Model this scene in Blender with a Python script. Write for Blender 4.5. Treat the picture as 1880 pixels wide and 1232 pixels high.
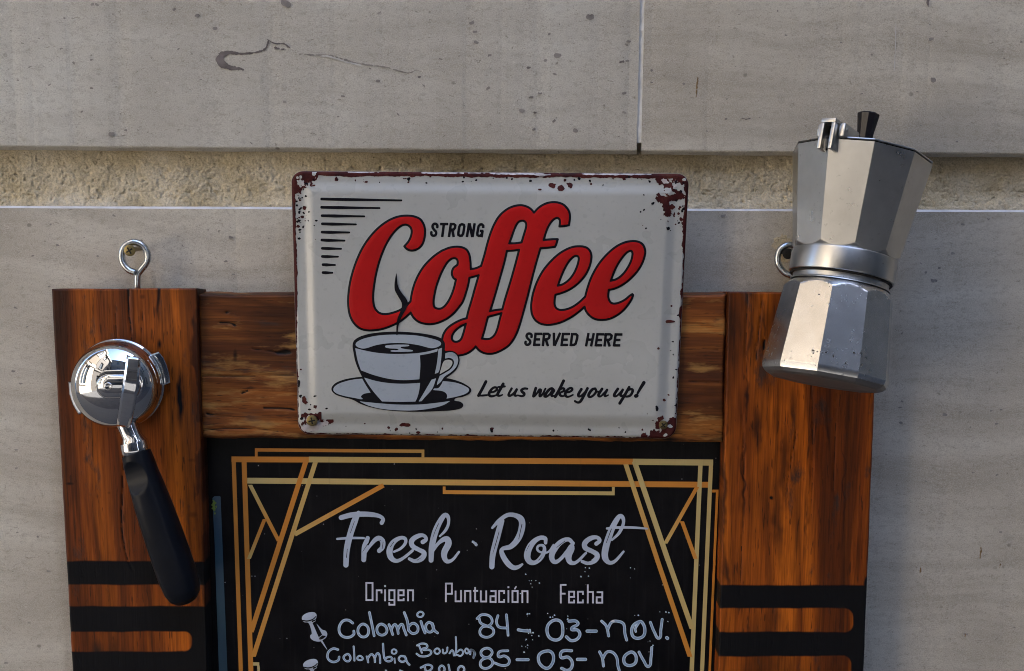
import bpy, bmesh, math
import numpy as np
from mathutils import Vector, Matrix

# ------------------------------------------------------------------ camera, world, sun, exposure
SC = bpy.context.scene
for o in list(bpy.data.objects):
    bpy.data.objects.remove(o)
FPX = 2200.0                 # focal length in photograph pixels (1880 wide)
DCAM = 0.96                  # metres from camera to the wall face
PITCH = math.radians(8.4)
ROLL = math.radians(0.42)
KPX = 0.000417               # metres per photograph pixel at the sign
CAM = np.array([0.0, -DCAM, 0.0])
_c, _s = math.cos(PITCH), math.sin(PITCH)
_r0, _u0 = np.array([1.0, 0, 0]), np.array([0, _s, _c])
FWD = np.array([0, _c, -_s])
RGT = math.cos(ROLL) * _r0 + math.sin(ROLL) * _u0
UPV = -math.sin(ROLL) * _r0 + math.cos(ROLL) * _u0
cam_d = bpy.data.cameras.new("camera")
cam = bpy.data.objects.new("camera", cam_d)
SC.collection.objects.link(cam)
cam_d.sensor_width = 36.0
cam_d.lens = 36.0 * FPX / 1880.0
cam_d.clip_start = 0.01
cam_d.clip_end = 500.0
M = Matrix.Identity(4)
for i in range(3):
    M[i][0], M[i][1], M[i][2], M[i][3] = RGT[i], UPV[i], -FWD[i], CAM[i]
cam.matrix_world = M
SC.camera = cam

SUN_EL, SUN_AZ = math.radians(40.0), math.atan2(0.80, -0.50)     # azimuth measured from +Y towards +X
world = bpy.data.worlds.new("World")
SC.world = world
world.use_nodes = True
wn = world.node_tree.nodes
wl = world.node_tree.links
wn.clear()
w_out = wn.new("ShaderNodeOutputWorld")
w_bg = wn.new("ShaderNodeBackground")
w_sky = wn.new("ShaderNodeTexSky")
w_sky.sky_type = 'NISHITA'
w_sky.sun_disc = False
w_sky.sun_elevation = SUN_EL
w_sky.sun_rotation = SUN_AZ
w_sky.dust_density = 1.2
w_sky.air_density = 0.75
w_sky.ozone_density = 0.7
w_bg.inputs['Strength'].default_value = 0.115
wl.new(w_sky.outputs[0], w_bg.inputs['Color'])
wl.new(w_bg.outputs[0], w_out.inputs['Surface'])
sun_d = bpy.data.lights.new("sun", 'SUN')
sun_d.energy = 5.0
sun_d.angle = math.radians(0.5)
sun_d.color = (1.0, 0.95, 0.88)
sun = bpy.data.objects.new("sun", sun_d)
SC.collection.objects.link(sun)
SUN_DIR = Vector((math.sin(SUN_AZ) * math.cos(SUN_EL), math.cos(SUN_AZ) * math.cos(SUN_EL), math.sin(SUN_EL)))
sun.rotation_euler = SUN_DIR.to_track_quat('Z', 'Y').to_euler()
sun.location = SUN_DIR * 30
SC.view_settings.view_transform = 'Standard'
SC.view_settings.look = 'None'
SC.view_settings.gamma = 1.0
SC.view_settings.use_curve_mapping = False
SC.view_settings.exposure = 3.4
SC.cycles.use_denoising = True
SC.cycles.filter_width = 1.0
SC.cycles.max_bounces = 10
SC.cycles.diffuse_bounces = 5
SC.cycles.caustics_reflective = False
SC.cycles.caustics_refractive = False

# ------------------------------------------------------------------ helpers
def PT(px, py, depth):
    """points on the planes parallel to the wall, DEPTH metres in front of it, seen at photograph pixel px, py"""
    px, py, depth = np.broadcast_arrays(np.asarray(px, float), np.asarray(py, float), np.asarray(depth, float))
    a = (px - 940.0) / FPX
    b = -(py - 616.0) / FPX
    d = FWD + a[..., None] * RGT + b[..., None] * UPV
    t = (-depth - CAM[1]) / d[..., 1]
    return CAM + d * t[..., None]

def V3(px, py, depth):
    return PT(px, py, depth).reshape(3)

def px_scale(p):
    """metres per photograph pixel at point p"""
    return float(np.dot(np.asarray(p) - CAM, FWD)) / FPX

def zz(x0, y0, k):
    return lambda p: [(x0 + q[0] * k, y0 + q[1] * k) + tuple(c * k for c in q[2:3]) + tuple(q[3:]) for q in p]

class MB:
    """collects geometry for ONE mesh object; material slots and float attributes per vertex"""
    def __init__(s):
        s.v, s.f, s.m, s.sm, s.at, s.n = [], [], [], [], [], 0
    def add(s, verts, faces, mat=0, smooth=False, attr=None):
        verts = np.asarray(verts, float).reshape(-1, 3)
        s.v.append(verts)
        s.at.append(np.zeros(len(verts)) if attr is None else np.asarray(attr, float).reshape(-1))
        n = s.n
        s.f.extend([tuple(int(i) + n for i in f) for f in faces])
        s.m.extend([mat] * len(faces))
        s.sm.extend([smooth] * len(faces))
        s.n += len(verts)
    def grid(s, P, mat=0, smooth=True, attr=None, flip=False, wrap=False):
        ny, nx = P.shape[:2]
        idx = np.arange(ny * nx).reshape(ny, nx)
        if wrap:
            idx = np.concatenate([idx, idx[:, :1]], axis=1)
        a, b, c, d = idx[:-1, :-1], idx[:-1, 1:], idx[1:, 1:], idx[1:, :-1]
        q = np.stack([a, b, c, d] if flip else [a, d, c, b], -1).reshape(-1, 4)
        s.add(P.reshape(-1, 3), q.tolist(), mat, smooth, attr)
    def box(s, o, ax, lo, hi, mat=0, bev=0.0):
        """box in the frame (o; ax rows), lo..hi along each axis, with chamfered edges"""
        o, ax, lo, hi = map(lambda q: np.asarray(q, float), (o, ax, lo, hi))
        if bev <= 0:
            c = [(x, y, z) for x in (0, 1) for y in (0, 1) for z in (0, 1)]
            P = [o + sum(ax[k] * (lo[k] if q[k] == 0 else hi[k]) for k in range(3)) for q in c]
            s.add(P, [(0, 1, 3, 2), (4, 6, 7, 5), (0, 4, 5, 1), (2, 3, 7, 6), (0, 2, 6, 4), (1, 5, 7, 3)], mat)
            return
        bm = bmesh.new()
        bmesh.ops.create_cube(bm, size=1.0)
        for v in bm.verts:
            v.co = Vector([(lo[k] + hi[k]) / 2 + v.co[k] * (hi[k] - lo[k]) for k in range(3)])
        bmesh.ops.bevel(bm, geom=list(bm.edges), offset=bev, segments=2, profile=0.5, affect='EDGES')
        bm.verts.index_update()
        P = [o + sum(ax[k] * v.co[k] for k in range(3)) for v in bm.verts]
        s.add(P, [[v.index for v in f.verts] for f in bm.faces], mat, True)
        bm.free()
    def build(s, name, mats, parent=None, base=None, sharp=None):
        me = bpy.data.meshes.new(name)
        v = np.concatenate(s.v) if s.v else np.zeros((0, 3))
        if base is None and parent is not None:
            base = parent.matrix_basis.translation if parent.parent is None else parent.parent.matrix_basis.translation
        if base is not None:
            v = v - np.asarray(base, float)
        me.from_pydata(v.tolist(), [], s.f)
        for m in (mats if isinstance(mats, (list, tuple)) else [mats]):
            me.materials.append(m)
        me.polygons.foreach_set("material_index", np.array(s.m, dtype=np.int32))
        me.polygons.foreach_set("use_smooth", np.array(s.sm, dtype=bool))
        a = me.attributes.new("fa", 'FLOAT', 'POINT')
        a.data.foreach_set("value", np.concatenate(s.at).astype(np.float32))
        me.update()
        if sharp is not None:
            me.set_sharp_from_angle(angle=math.radians(sharp))
        o = bpy.data.objects.new(name, me)
        SC.collection.objects.link(o)
        if parent is not None:
            o.parent = parent
        elif base is not None:
            o.location = Vector(base)
        return o



def tag(o, label=None, cat=None, group=None, kind=None):
    for k, v in (("label", label), ("category", cat), ("group", group), ("kind", kind)):
        if v:
            o[k] = v
    return o

def thing(name, base, label, cat, group=None):
    o = bpy.data.objects.new(name, None)
    o.empty_display_size = 0.05
    SC.collection.objects.link(o)
    o.location = Vector(base)
    return tag(o, label, cat, group)

def noise2(X, Y, scale, octaves=4, seed=0, gain=0.5):
    """smooth value noise, about -1..1"""
    rng = np.random.RandomState(seed)
    out = np.zeros_like(np.asarray(X, float))
    amp, tot = 1.0, 0.0
    for _ in range(octaves):
        L = rng.rand(64, 64) * 2 - 1
        x, y = np.asarray(X, float) / scale + 100.37, np.asarray(Y, float) / scale + 57.9
        xi, yi = np.floor(x).astype(int), np.floor(y).astype(int)
        fx, fy = x - xi, y - yi
        fx, fy = fx * fx * (3 - 2 * fx), fy * fy * (3 - 2 * fy)
        g = lambda a, b: L[b % 64, a % 64]
        out += amp * ((g(xi, yi) * (1 - fx) + g(xi + 1, yi) * fx) * (1 - fy) + (g(xi, yi + 1) * (1 - fx) + g(xi + 1, yi + 1) * fx) * fy)
        tot += amp
        amp *= gain
        scale = scale / 2.03
    return out / tot * 1.6

def sstep(a, b, x):
    t = np.clip((x - a) / (b - a), 0, 1)
    return t * t * (3 - 2 * t)

def spline(pts, closed=False, n=8):
    """Catmull-Rom through pts [(x, y[, r[, corner]])]; a truthy 4th item makes a corner"""
    P = [tuple(p) + (0.0,) * (3 - len(p[:3])) if len(p) < 3 else tuple(p) for p in pts]
    Q = np.array([p[:3] for p in P], float)
    cor = [len(p) > 3 and bool(p[3]) for p in P]
    N = len(Q)
    out = []
    segs = N if closed else N - 1
    for i in range(segs):
        a, b = i, (i + 1) % N
        p1, p2 = Q[a], Q[b]
        pa = Q[(a - 1) % N] if (closed or a > 0) else p1
        pb = Q[(b + 1) % N] if (closed or b < N - 1) else p2
        d = np.linalg.norm(p2[:2] - p1[:2]) + 1e-9
        def tan(prev, nxt, here):
            v = nxt - prev
            l = np.linalg.norm(v[:2]) + 1e-9
            return v / l * d
        m1 = (p2 - p1) if (cor[a] or (not closed and a == 0)) else tan(pa, p2, p1)
        m2 = (p2 - p1) if (cor[b] or (not closed and b == N - 1)) else tan(p1, pb, p2)
        for k in range(n):
            t = k / n
            h = (2*t**3-3*t*t+1)*p1 + (t**3-2*t*t+t)*m1 + (-2*t**3+3*t*t)*p2 + (t**3-t*t)*m2
            h[2] = p1[2] * (1 - t) + p2[2] * t
            out.append(h)
    if not closed:
        out.append(Q[-1])
    return np.array(out)

class Field:
    """a signed distance picture in photograph pixels (negative inside) that becomes a crisp mesh"""
    def __init__(s, x0, y0, x1, y1, step=1.0):
        s.x = np.arange(x0, x1 + step, step)
        s.y = np.arange(y0, y1 + step, step)
        s.X, s.Y = np.meshgrid(s.x, s.y)
        s.F = np.full(s.X.shape, 60.0)
        s.step = step
    def _win(s, xa, ya, xb, yb):
        i0, i1 = np.searchsorted(s.x, [xa, xb])
        j0, j1 = np.searchsorted(s.y, [ya, yb])
        return slice(max(j0 - 1, 0), j1 + 1), slice(max(i0 - 1, 0), i1 + 1)
    def capsule(s, a, ra, b, rb, pad=8):
        m = max(ra, rb) + pad
        w = s._win(min(a[0], b[0]) - m, min(a[1], b[1]) - m, max(a[0], b[0]) + m, max(a[1], b[1]) + m)
        X, Y = s.X[w], s.Y[w]
        if X.size == 0:
            return
        dx, dy = b[0] - a[0], b[1] - a[1]
        t = np.clip(((X - a[0]) * dx + (Y - a[1]) * dy) / (dx * dx + dy * dy + 1e-9), 0, 1)
        d = np.hypot(X - a[0] - t * dx, Y - a[1] - t * dy) - (ra + (rb - ra) * t)
        s.F[w] = np.minimum(s.F[w], d)
    def seg(s, a, b, r, pad=6):
        m = r + pad
        w = s._win(min(a[0], b[0]) - m, min(a[1], b[1]) - m, max(a[0], b[0]) + m, max(a[1], b[1]) + m)
        X, Y = s.X[w], s.Y[w]
        if X.size == 0:
            return
        L = math.hypot(b[0] - a[0], b[1] - a[1]) + 1e-9
        ux, uy = (b[0] - a[0]) / L, (b[1] - a[1]) / L
        u = np.abs((X - (a[0] + b[0]) / 2) * ux + (Y - (a[1] + b[1]) / 2) * uy) - L / 2
        v = np.abs(-(X - a[0]) * uy + (Y - a[1]) * ux) - r
        d = np.hypot(np.maximum(u, 0), np.maximum(v, 0)) + np.minimum(np.maximum(u, v), 0)
        s.F[w] = np.minimum(s.F[w], d)
    def pen(s, pts, r=None, closed=False, n=6, straight=False):
        """round-ended stroke of varying width"""
        P = [p if len(p) > 2 else (p[0], p[1], r) for p in pts]
        C = np.array([q[:3] for q in (P + P[:1] if closed else P)], float) if straight else spline(P, closed, n)
        if closed and not straight:
            C = np.concatenate([C, C[:1]])
        for a, b in zip(C[:-1], C[1:]):
            s.capsule(a, a[2], b, b[2])
        if len(C) == 1:
            s.capsule(C[0], C[0][2], C[0], C[0][2])
    def block(s, pts, r, closed=False, curve=False, square=True):
        """flat-ended stroke with square (or round) joints"""
        C = np.array([p[:2] for p in pts], float)
        if curve:
            C = spline([tuple(p[:2]) for p in pts], closed, 6)[:, :2]
        if closed:
            C = np.concatenate([C, C[:1]])
        for a, b in zip(C[:-1], C[1:]):
            s.seg(a, b, r)
        J = C[1:-1] if not closed else C[:-1]
        for q in J:
            if square and not curve:
                s.seg((q[0] - r, q[1]), (q[0] + r, q[1]), r)
            else:
                s.capsule(q, r, q, r)
    def poly(s, loops, spl=True, n=6, op='union'):
        """even-odd filled loops"""
        D = np.full(s.X.shape, 1e9)
        ins = np.zeros(s.X.shape, bool)
        for L in loops:
            C = spline(L, True, n)[:, :2] if spl else np.array([p[:2] for p in L], float)
            C2 = np.roll(C, -1, axis=0)
            for a, b in zip(C, C2):
                dx, dy = b - a
                t = np.clip(((s.X - a[0]) * dx + (s.Y - a[1]) * dy) / (dx * dx + dy * dy + 1e-12), 0, 1)
                D = np.minimum(D, (s.X - a[0] - t * dx) ** 2 + (s.Y - a[1] - t * dy) ** 2)
                if abs(dy) > 1e-9:
                    cr = ((a[1] > s.Y) != (b[1] > s.Y)) & (s.X < dx * (s.Y - a[1]) / dy + a[0])
                    ins ^= cr
        D = np.sqrt(D)
        D = np.where(ins, -D, D)
        s.F = np.minimum(s.F, D) if op == 'union' else np.maximum(s.F, -D)
        return s
    def cut(s, other):
        s.F = np.maximum(s.F, -other)
    def mesh(s, mb, depth, level=0.0, mat=0, smooth=False, attr='sdf'):
        """add the region F < level to mb; depth: metres or f(px, py)"""
        F = s.F - level
        F = np.where(np.abs(F) < 1e-4, 1e-4, F)
        ny, nx = F.shape
        I = F < 0
        full = I[:-1, :-1] & I[1:, :-1] & I[:-1, 1:] & I[1:, 1:]
        anyi = I[:-1, :-1] | I[1:, :-1] | I[:-1, 1:] | I[1:, 1:]
        part = anyi & ~full
        vid = np.full(F.shape, -1, int)
        jj, ii = np.nonzero(I)
        vid[jj, ii] = np.arange(len(jj))
        PX = s.x[ii].tolist()
        PY = s.y[jj].tolist()
        A = s.F[jj, ii].tolist()
        fj, fi = np.nonzero(full)
        faces = np.stack([vid[fj, fi], vid[fj + 1, fi], vid[fj + 1, fi + 1], vid[fj, fi + 1]], -1).tolist()
        ek = {}
        def edge(j0, i0, j1, i1):
            key = (j0, i0, j1, i1) if (j0, i0) < (j1, i1) else (j1, i1, j0, i0)
            if key in ek:
                return ek[key]
            f0, f1 = F[j0, i0], F[j1, i1]
            t = f0 / (f0 - f1)
            PX.append(s.x[i0] + (s.x[i1] - s.x[i0]) * t)
            PY.append(s.y[j0] + (s.y[j1] - s.y[j0]) * t)
            A.append(level)
            ek[key] = len(PX) - 1
            return ek[key]
        for j, i in zip(*np.nonzero(part)):
            cs = [(j, i), (j + 1, i), (j + 1, i + 1), (j, i + 1)]
            poly = []
            for k in range(4):
                a, b = cs[k], cs[(k + 1) % 4]
                ia, ib = I[a], I[b]
                if ia:
                    poly.append(int(vid[a]))
                if ia != ib:
                    poly.append(edge(a[0], a[1], b[0], b[1]))
            if len(poly) >= 3:
                faces.append(poly)
        if not faces:
            return
        PX, PY = np.array(PX), np.array(PY)
        dz = depth(PX, PY) if callable(depth) else depth
        mb.add(PT(PX, PY, dz), faces, mat, smooth, A if attr == 'sdf' else attr(PX, PY))

def loft(mb, secs, mat=0, seg=32, caps=(True, True)):
    """secs: (centre, axis a (vector), axis b (vector), exponent)"""
    th = np.linspace(0, 2 * math.pi, seg, endpoint=False)
    rows = []
    for c, a, b, e in secs:
        ct, st = np.cos(th), np.sin(th)
        k = 2.0 / e
        x = np.sign(ct) * np.abs(ct) ** k
        y = np.sign(st) * np.abs(st) ** k
        rows.append(np.asarray(c)[None] + x[:, None] * np.asarray(a)[None] + y[:, None] * np.asarray(b)[None])
    P = np.array(rows)
    mb.grid(P, mat, True, wrap=True)
    for w, row in ((0, P[0]), (1, P[-1])):
        if caps[w]:
            mb.add(row, [list(range(seg)) if w else list(range(seg))[::-1]], mat)

def lathe(mb, o, axis, prof, mat=0, seg=48, u=None):
    """prof: (distance along axis, radius)"""
    axis = np.asarray(axis, float) / np.linalg.norm(axis)
    h = np.array([0, 0, 1.0]) if abs(axis[2]) < 0.9 else np.array([1.0, 0, 0])
    a = np.cross(h, axis); a /= np.linalg.norm(a)
    b = np.cross(axis, a)
    th = np.linspace(0, 2 * math.pi, seg, endpoint=False)
    ring = np.cos(th)[:, None] * a + np.sin(th)[:, None] * b
    P = np.array([np.asarray(o) + axis * t + ring * max(r, 1e-5) for t, r in prof])
    mb.grid(P, mat, True, wrap=True, flip=True)

def tube(mb, pts, r, mat=0, seg=14, cap=True):
    P = np.asarray(pts, float)
    rr = np.broadcast_to(np.asarray(r, float), (len(P),))
    T = np.gradient(P, axis=0)
    T /= np.linalg.norm(T, axis=1)[:, None]
    n = np.cross(T[0], [0.3, 1.0, 0.2]); n /= np.linalg.norm(n)
    rows = []
    th = np.linspace(0, 2 * math.pi, seg, endpoint=False)
    for p, t, q in zip(P, T, rr):
        n = n - t * np.dot(n, t); n /= np.linalg.norm(n)
        b = np.cross(t, n)
        rows.append(p + q * (np.cos(th)[:, None] * n + np.sin(th)[:, None] * b))
    R = np.array(rows)
    mb.grid(R, mat, True, wrap=True)
    if cap:
        mb.add(R[0], [list(range(seg))[::-1]], mat)
        mb.add(R[-1], [list(range(seg))], mat)

def slab(mb, outline, d_back, d_front, bev=0.0015, mat=0, inset=None):
    """a plate of the convex outline (photograph pixels, clockwise or not) between two depths with a rounded front edge"""
    O = np.array([p[:2] for p in outline], float)
    if np.sum(O[:, 0] * np.roll(O[:, 1], -1) - np.roll(O[:, 0], -1) * O[:, 1]) > 0:
        O = O[::-1]
    c = O.mean(0)
    R = np.hypot(*(O - c).T).mean()
    rows = []
    for f, d in ((1.0, d_back), (1.0, d_front - bev), (1 - 0.3 * bev / KPX / R, d_front - 0.3 * bev), (1 - bev / KPX / R, d_front)):
        Q = c + (O - c) * f
        rows.append(PT(Q[:, 0], Q[:, 1], d))
    P = np.array(rows)
    mb.grid(P, mat, True, wrap=True)
    mb.add(P[-1], [list(range(len(O)))], mat, False)

# ------------------------------------------------------------------ materials
def lin(r, g, b, k=1.0):
    f = lambda c: (c / 255 / 12.92 if c / 255 <= 0.04045 else ((c / 255 + 0.055) / 1.055) ** 2.4)
    return tuple(min(f(c) * k, 0.95) for c in (r, g, b)) + (1.0,)

class NT:
    def __init__(s, name, rough=0.5, metal=0.0, base=(0.5, 0.5, 0.5, 1)):
        s.m = bpy.data.materials.new(name)
        s.m.use_nodes = True
        s.t = s.m.node_tree
        s.b = s.t.nodes["Principled BSDF"]
        s.set('Base Color', base); s.set('Roughness', rough); s.set('Metallic', metal)
    def set(s, sock, v):
        if isinstance(v, bpy.types.NodeSocket):
            s.t.links.new(v, s.b.inputs[sock])
        else:
            s.b.inputs[sock].default_value = v
        return s
    def node(s, kind, ins=None, out=0, **kw):
        n = s.t.nodes.new(kind)
        for k, v in kw.items():
            setattr(n, k, v)
        for k, v in (ins or {}).items():
            if v is None:
                continue
            if isinstance(v, bpy.types.NodeSocket):
                s.t.links.new(v, n.inputs[k])
            else:
                n.inputs[k].default_value = v
        return n.outputs[out]
    def co(s, scale=(1, 1, 1), rot=(0, 0, 0), loc=(0, 0, 0)):
        c = s.node('ShaderNodeTexCoord', out=3)
        return s.node('ShaderNodeMapping', {'Vector': c, 'Scale': scale, 'Rotation': rot, 'Location': loc})
    def noise(s, vec, scale=5, detail=4, rough=0.55, dist=0.0):
        return s.node('ShaderNodeTexNoise', {'Vector': vec, 'Scale': scale, 'Detail': detail, 'Roughness': rough, 'Distortion': dist})
    def voro(s, vec, scale=5, feature='F1', rnd=1.0, out=0):
        return s.node('ShaderNodeTexVoronoi', {'Vector': vec, 'Scale': scale, 'Randomness': rnd}, out=out, feature=feature)
    def ramp(s, fac, stops, interp='LINEAR'):
        n = s.t.nodes.new('ShaderNodeValToRGB')
        n.color_ramp.interpolation = interp
        e = n.color_ramp.elements
        while len(e) < len(stops):
            e.new(0.5)
        for q, (p, c) in zip(e, stops):
            q.position = p
            q.color = c if len(c) == 4 else tuple(c) + (1,)
        s.t.links.new(fac, n.inputs[0])
        return n.outputs[0]
    def gate(s, fac, a, b):
        return s.node('ShaderNodeMapRange', {'Value': fac, 'From Min': a, 'From Max': b, 'To Min': 0.0, 'To Max': 1.0}, clamp=True)
    def mix(s, fac, a, b, mode='MIX'):
        n = s.t.nodes.new('ShaderNodeMixRGB')
        n.blend_type = mode
        for k, v in ((0, fac), (1, a), (2, b)):
            if isinstance(v, bpy.types.NodeSocket):
                s.t.links.new(v, n.inputs[k])
            else:
                n.inputs[k].default_value = v
        return n.outputs[0]
    def math(s, op, a, b=0.0):
        n = s.t.nodes.new('ShaderNodeMath')
        n.operation = op
        for k, v in ((0, a), (1, b)):
            if isinstance(v, bpy.types.NodeSocket):
                s.t.links.new(v, n.inputs[k])
            else:
                n.inputs[k].default_value = v
        return n.outputs[0]
    def attr(s, name='fa'):
        return s.node('ShaderNodeAttribute', out=2, attribute_name=name)
    def bump(s, h, strength=0.3, dist=0.001, prev=None):
        n = s.t.nodes.new('ShaderNodeBump')
        n.inputs['Strength'].default_value = strength
        n.inputs['Distance'].default_value = dist
        s.t.links.new(h, n.inputs['Height'])
        if prev is not None:
            s.t.links.new(prev, n.inputs['Normal'])
        s.t.links.new(n.outputs[0], s.b.inputs['Normal'])
        return n.outputs[0]

def g4(v):
    return (v, v, v, 1)

def stone_mat(name, tint=(1, 1, 1), vein=1.0, fleck=1.0, seed=0.0):
    n = NT(name, rough=0.85)
    c0 = n.co(loc=(seed, seed * 0.7, seed * 1.3))
    # horizontal bedding, wavy
    warp = n.noise(n.co((3, 3, 3), loc=(seed, 0, 0)), 1.0, 3)
    veinv = n.node('ShaderNodeVectorMath', {0: n.co((2.4, 2, 34), loc=(seed, seed, seed)), 1: n.node('ShaderNodeCombineXYZ', {'Z': n.math('MULTIPLY', warp, 3.0)})}, operation='ADD')
    bed = n.noise(veinv, 1.0, 5, 0.6)
    big = n.noise(c0, 6.0, 4, 0.6)
    fine = n.noise(n.co((1, 1, 1.35), loc=(seed, 0, 0)), 900.0, 4, 0.8)
    mid = n.noise(n.co((1, 1, 1.8), loc=(seed, 0, 0)), 130.0, 5, 0.7)
    k = lambda r, g, b: (r * tint[0] * 1.14, g * tint[1] * 1.14, b * tint[2] * 1.14, 1)
    col = n.ramp(big, [(0.32, k(0.35, 0.332, 0.305)), (0.5, k(0.43, 0.412, 0.385)), (0.68, k(0.49, 0.482, 0.462))])
    col = n.mix(n.math('MULTIPLY', n.gate(bed, 0.47, 0.64), 0.62 * vein), col, k(0.30, 0.278, 0.248))
    col = n.mix(n.math('MULTIPLY', n.gate(bed, 0.46, 0.30), 0.55 * vein), col, k(0.55, 0.545, 0.53))
    col = n.mix(n.math('MULTIPLY', n.gate(mid, 0.50, 0.66), 0.50), col, k(0.27, 0.25, 0.22))
    col = n.mix(n.math('MULTIPLY', n.gate(fine, 0.48, 0.32), 0.55), col, k(0.60, 0.59, 0.57))
    col = n.mix(n.math('MULTIPLY', n.gate(fine, 0.52, 0.68), 0.65), col, k(0.20, 0.185, 0.165))
    # small fossil flecks: broken thin curls and dots
    fv = n.node('ShaderNodeVectorMath', {0: c0, 1: n.node('ShaderNodeTexNoise', {'Vector': c0, 'Scale': 70.0}, out=1)}, operation='ADD')
    fl = n.noise(n.co((1, 1, 1.7), rot=(0, 0.4, 0), loc=(seed, 3, 1)), 210.0, 3, 0.5, 1.6)
    col = n.mix(n.math('MULTIPLY', n.gate(fl, 0.66, 0.72), 0.6 * fleck), col, k(0.125, 0.112, 0.098))
    fl2 = n.noise(n.co((1, 1, 1.4), rot=(0, -0.5, 0), loc=(seed + 5, 1, 2)), 260.0, 3, 0.5, 1.8)
    col = n.mix(n.math('MULTIPLY', n.gate(fl2, 0.68, 0.73), 0.5 * fleck), col, k(0.62, 0.61, 0.585))
    vo = n.voro(n.co((1, 1, 1.2), loc=(seed, 0, 7)), 42.0)
    sz = n.noise(n.co(loc=(seed, 5, 1)), 30.0, 2)
    dots = n.math('MULTIPLY', n.gate(vo, 0.10, 0.06), n.gate(sz, 0.56, 0.64))
    col = n.mix(n.math('MULTIPLY', dots, 0.75 * fleck), col, k(0.10, 0.09, 0.08))
    vo2 = n.voro(n.co((1, 1, 0.4), loc=(seed + 2, 0, 3)), 20.0)
    rust = n.math('MULTIPLY', n.gate(vo2, 0.045, 0.02), n.gate(sz, 0.50, 0.44))
    col = n.mix(n.math('MULTIPLY', rust, 0.6), col, (0.20, 0.11, 0.04, 1))
    n.set('Base Color', col)
    h = n.math('ADD', n.math('MULTIPLY', fine, 0.55), n.math('MULTIPLY', n.gate(fl, 0.74, 0.64), 0.5))
    n.bump(n.math('ADD', h, n.math('MULTIPLY', mid, 0.6)), 0.30, 0.0010)
    return n.m

def plaster_mat():
    n = NT("rough_plaster", rough=0.95)
    c = n.co()
    a, b, f = n.noise(c, 22.0, 5, 0.6), n.noise(c, 160.0, 5, 0.65), n.noise(n.co((1, 1, 2)), 9.0, 3)
    col = n.ramp(a, [(0.32, (0.54, 0.45, 0.285, 1)), (0.5, (0.65, 0.56, 0.39, 1)), (0.68, (0.71, 0.64, 0.50, 1))])
    col = n.mix(n.math('MULTIPLY', n.gate(f, 0.50, 0.66), 0.55), col, (0.36, 0.28, 0.135, 1))
    col = n.mix(n.math('MULTIPLY', n.gate(b, 0.58, 0.70), 0.3), col, (0.30, 0.24, 0.15, 1))
    gr = n.noise(c, 700.0, 3, 0.75)
    col = n.mix(1.0, col, n.ramp(gr, [(0.32, g4(0.70)), (0.5, g4(1.0)), (0.68, g4(1.16))]), 'MULTIPLY')
    n.set('Base Color', col)
    pits = n.gate(n.noise(n.co((1, 1, 1.5), loc=(3, 1, 2)), 210.0, 3, 0.6), 0.62, 0.70)
    h = n.math('SUBTRACT', n.math('MULTIPLY', n.noise(n.co((1, 1, 1.6)), 520.0, 4, 0.7), 1.1), pits)
    n.bump(n.math('ADD', h, n.math('MULTIPLY', b, 0.5)), 0.8, 0.0014)
    return n.m

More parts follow.
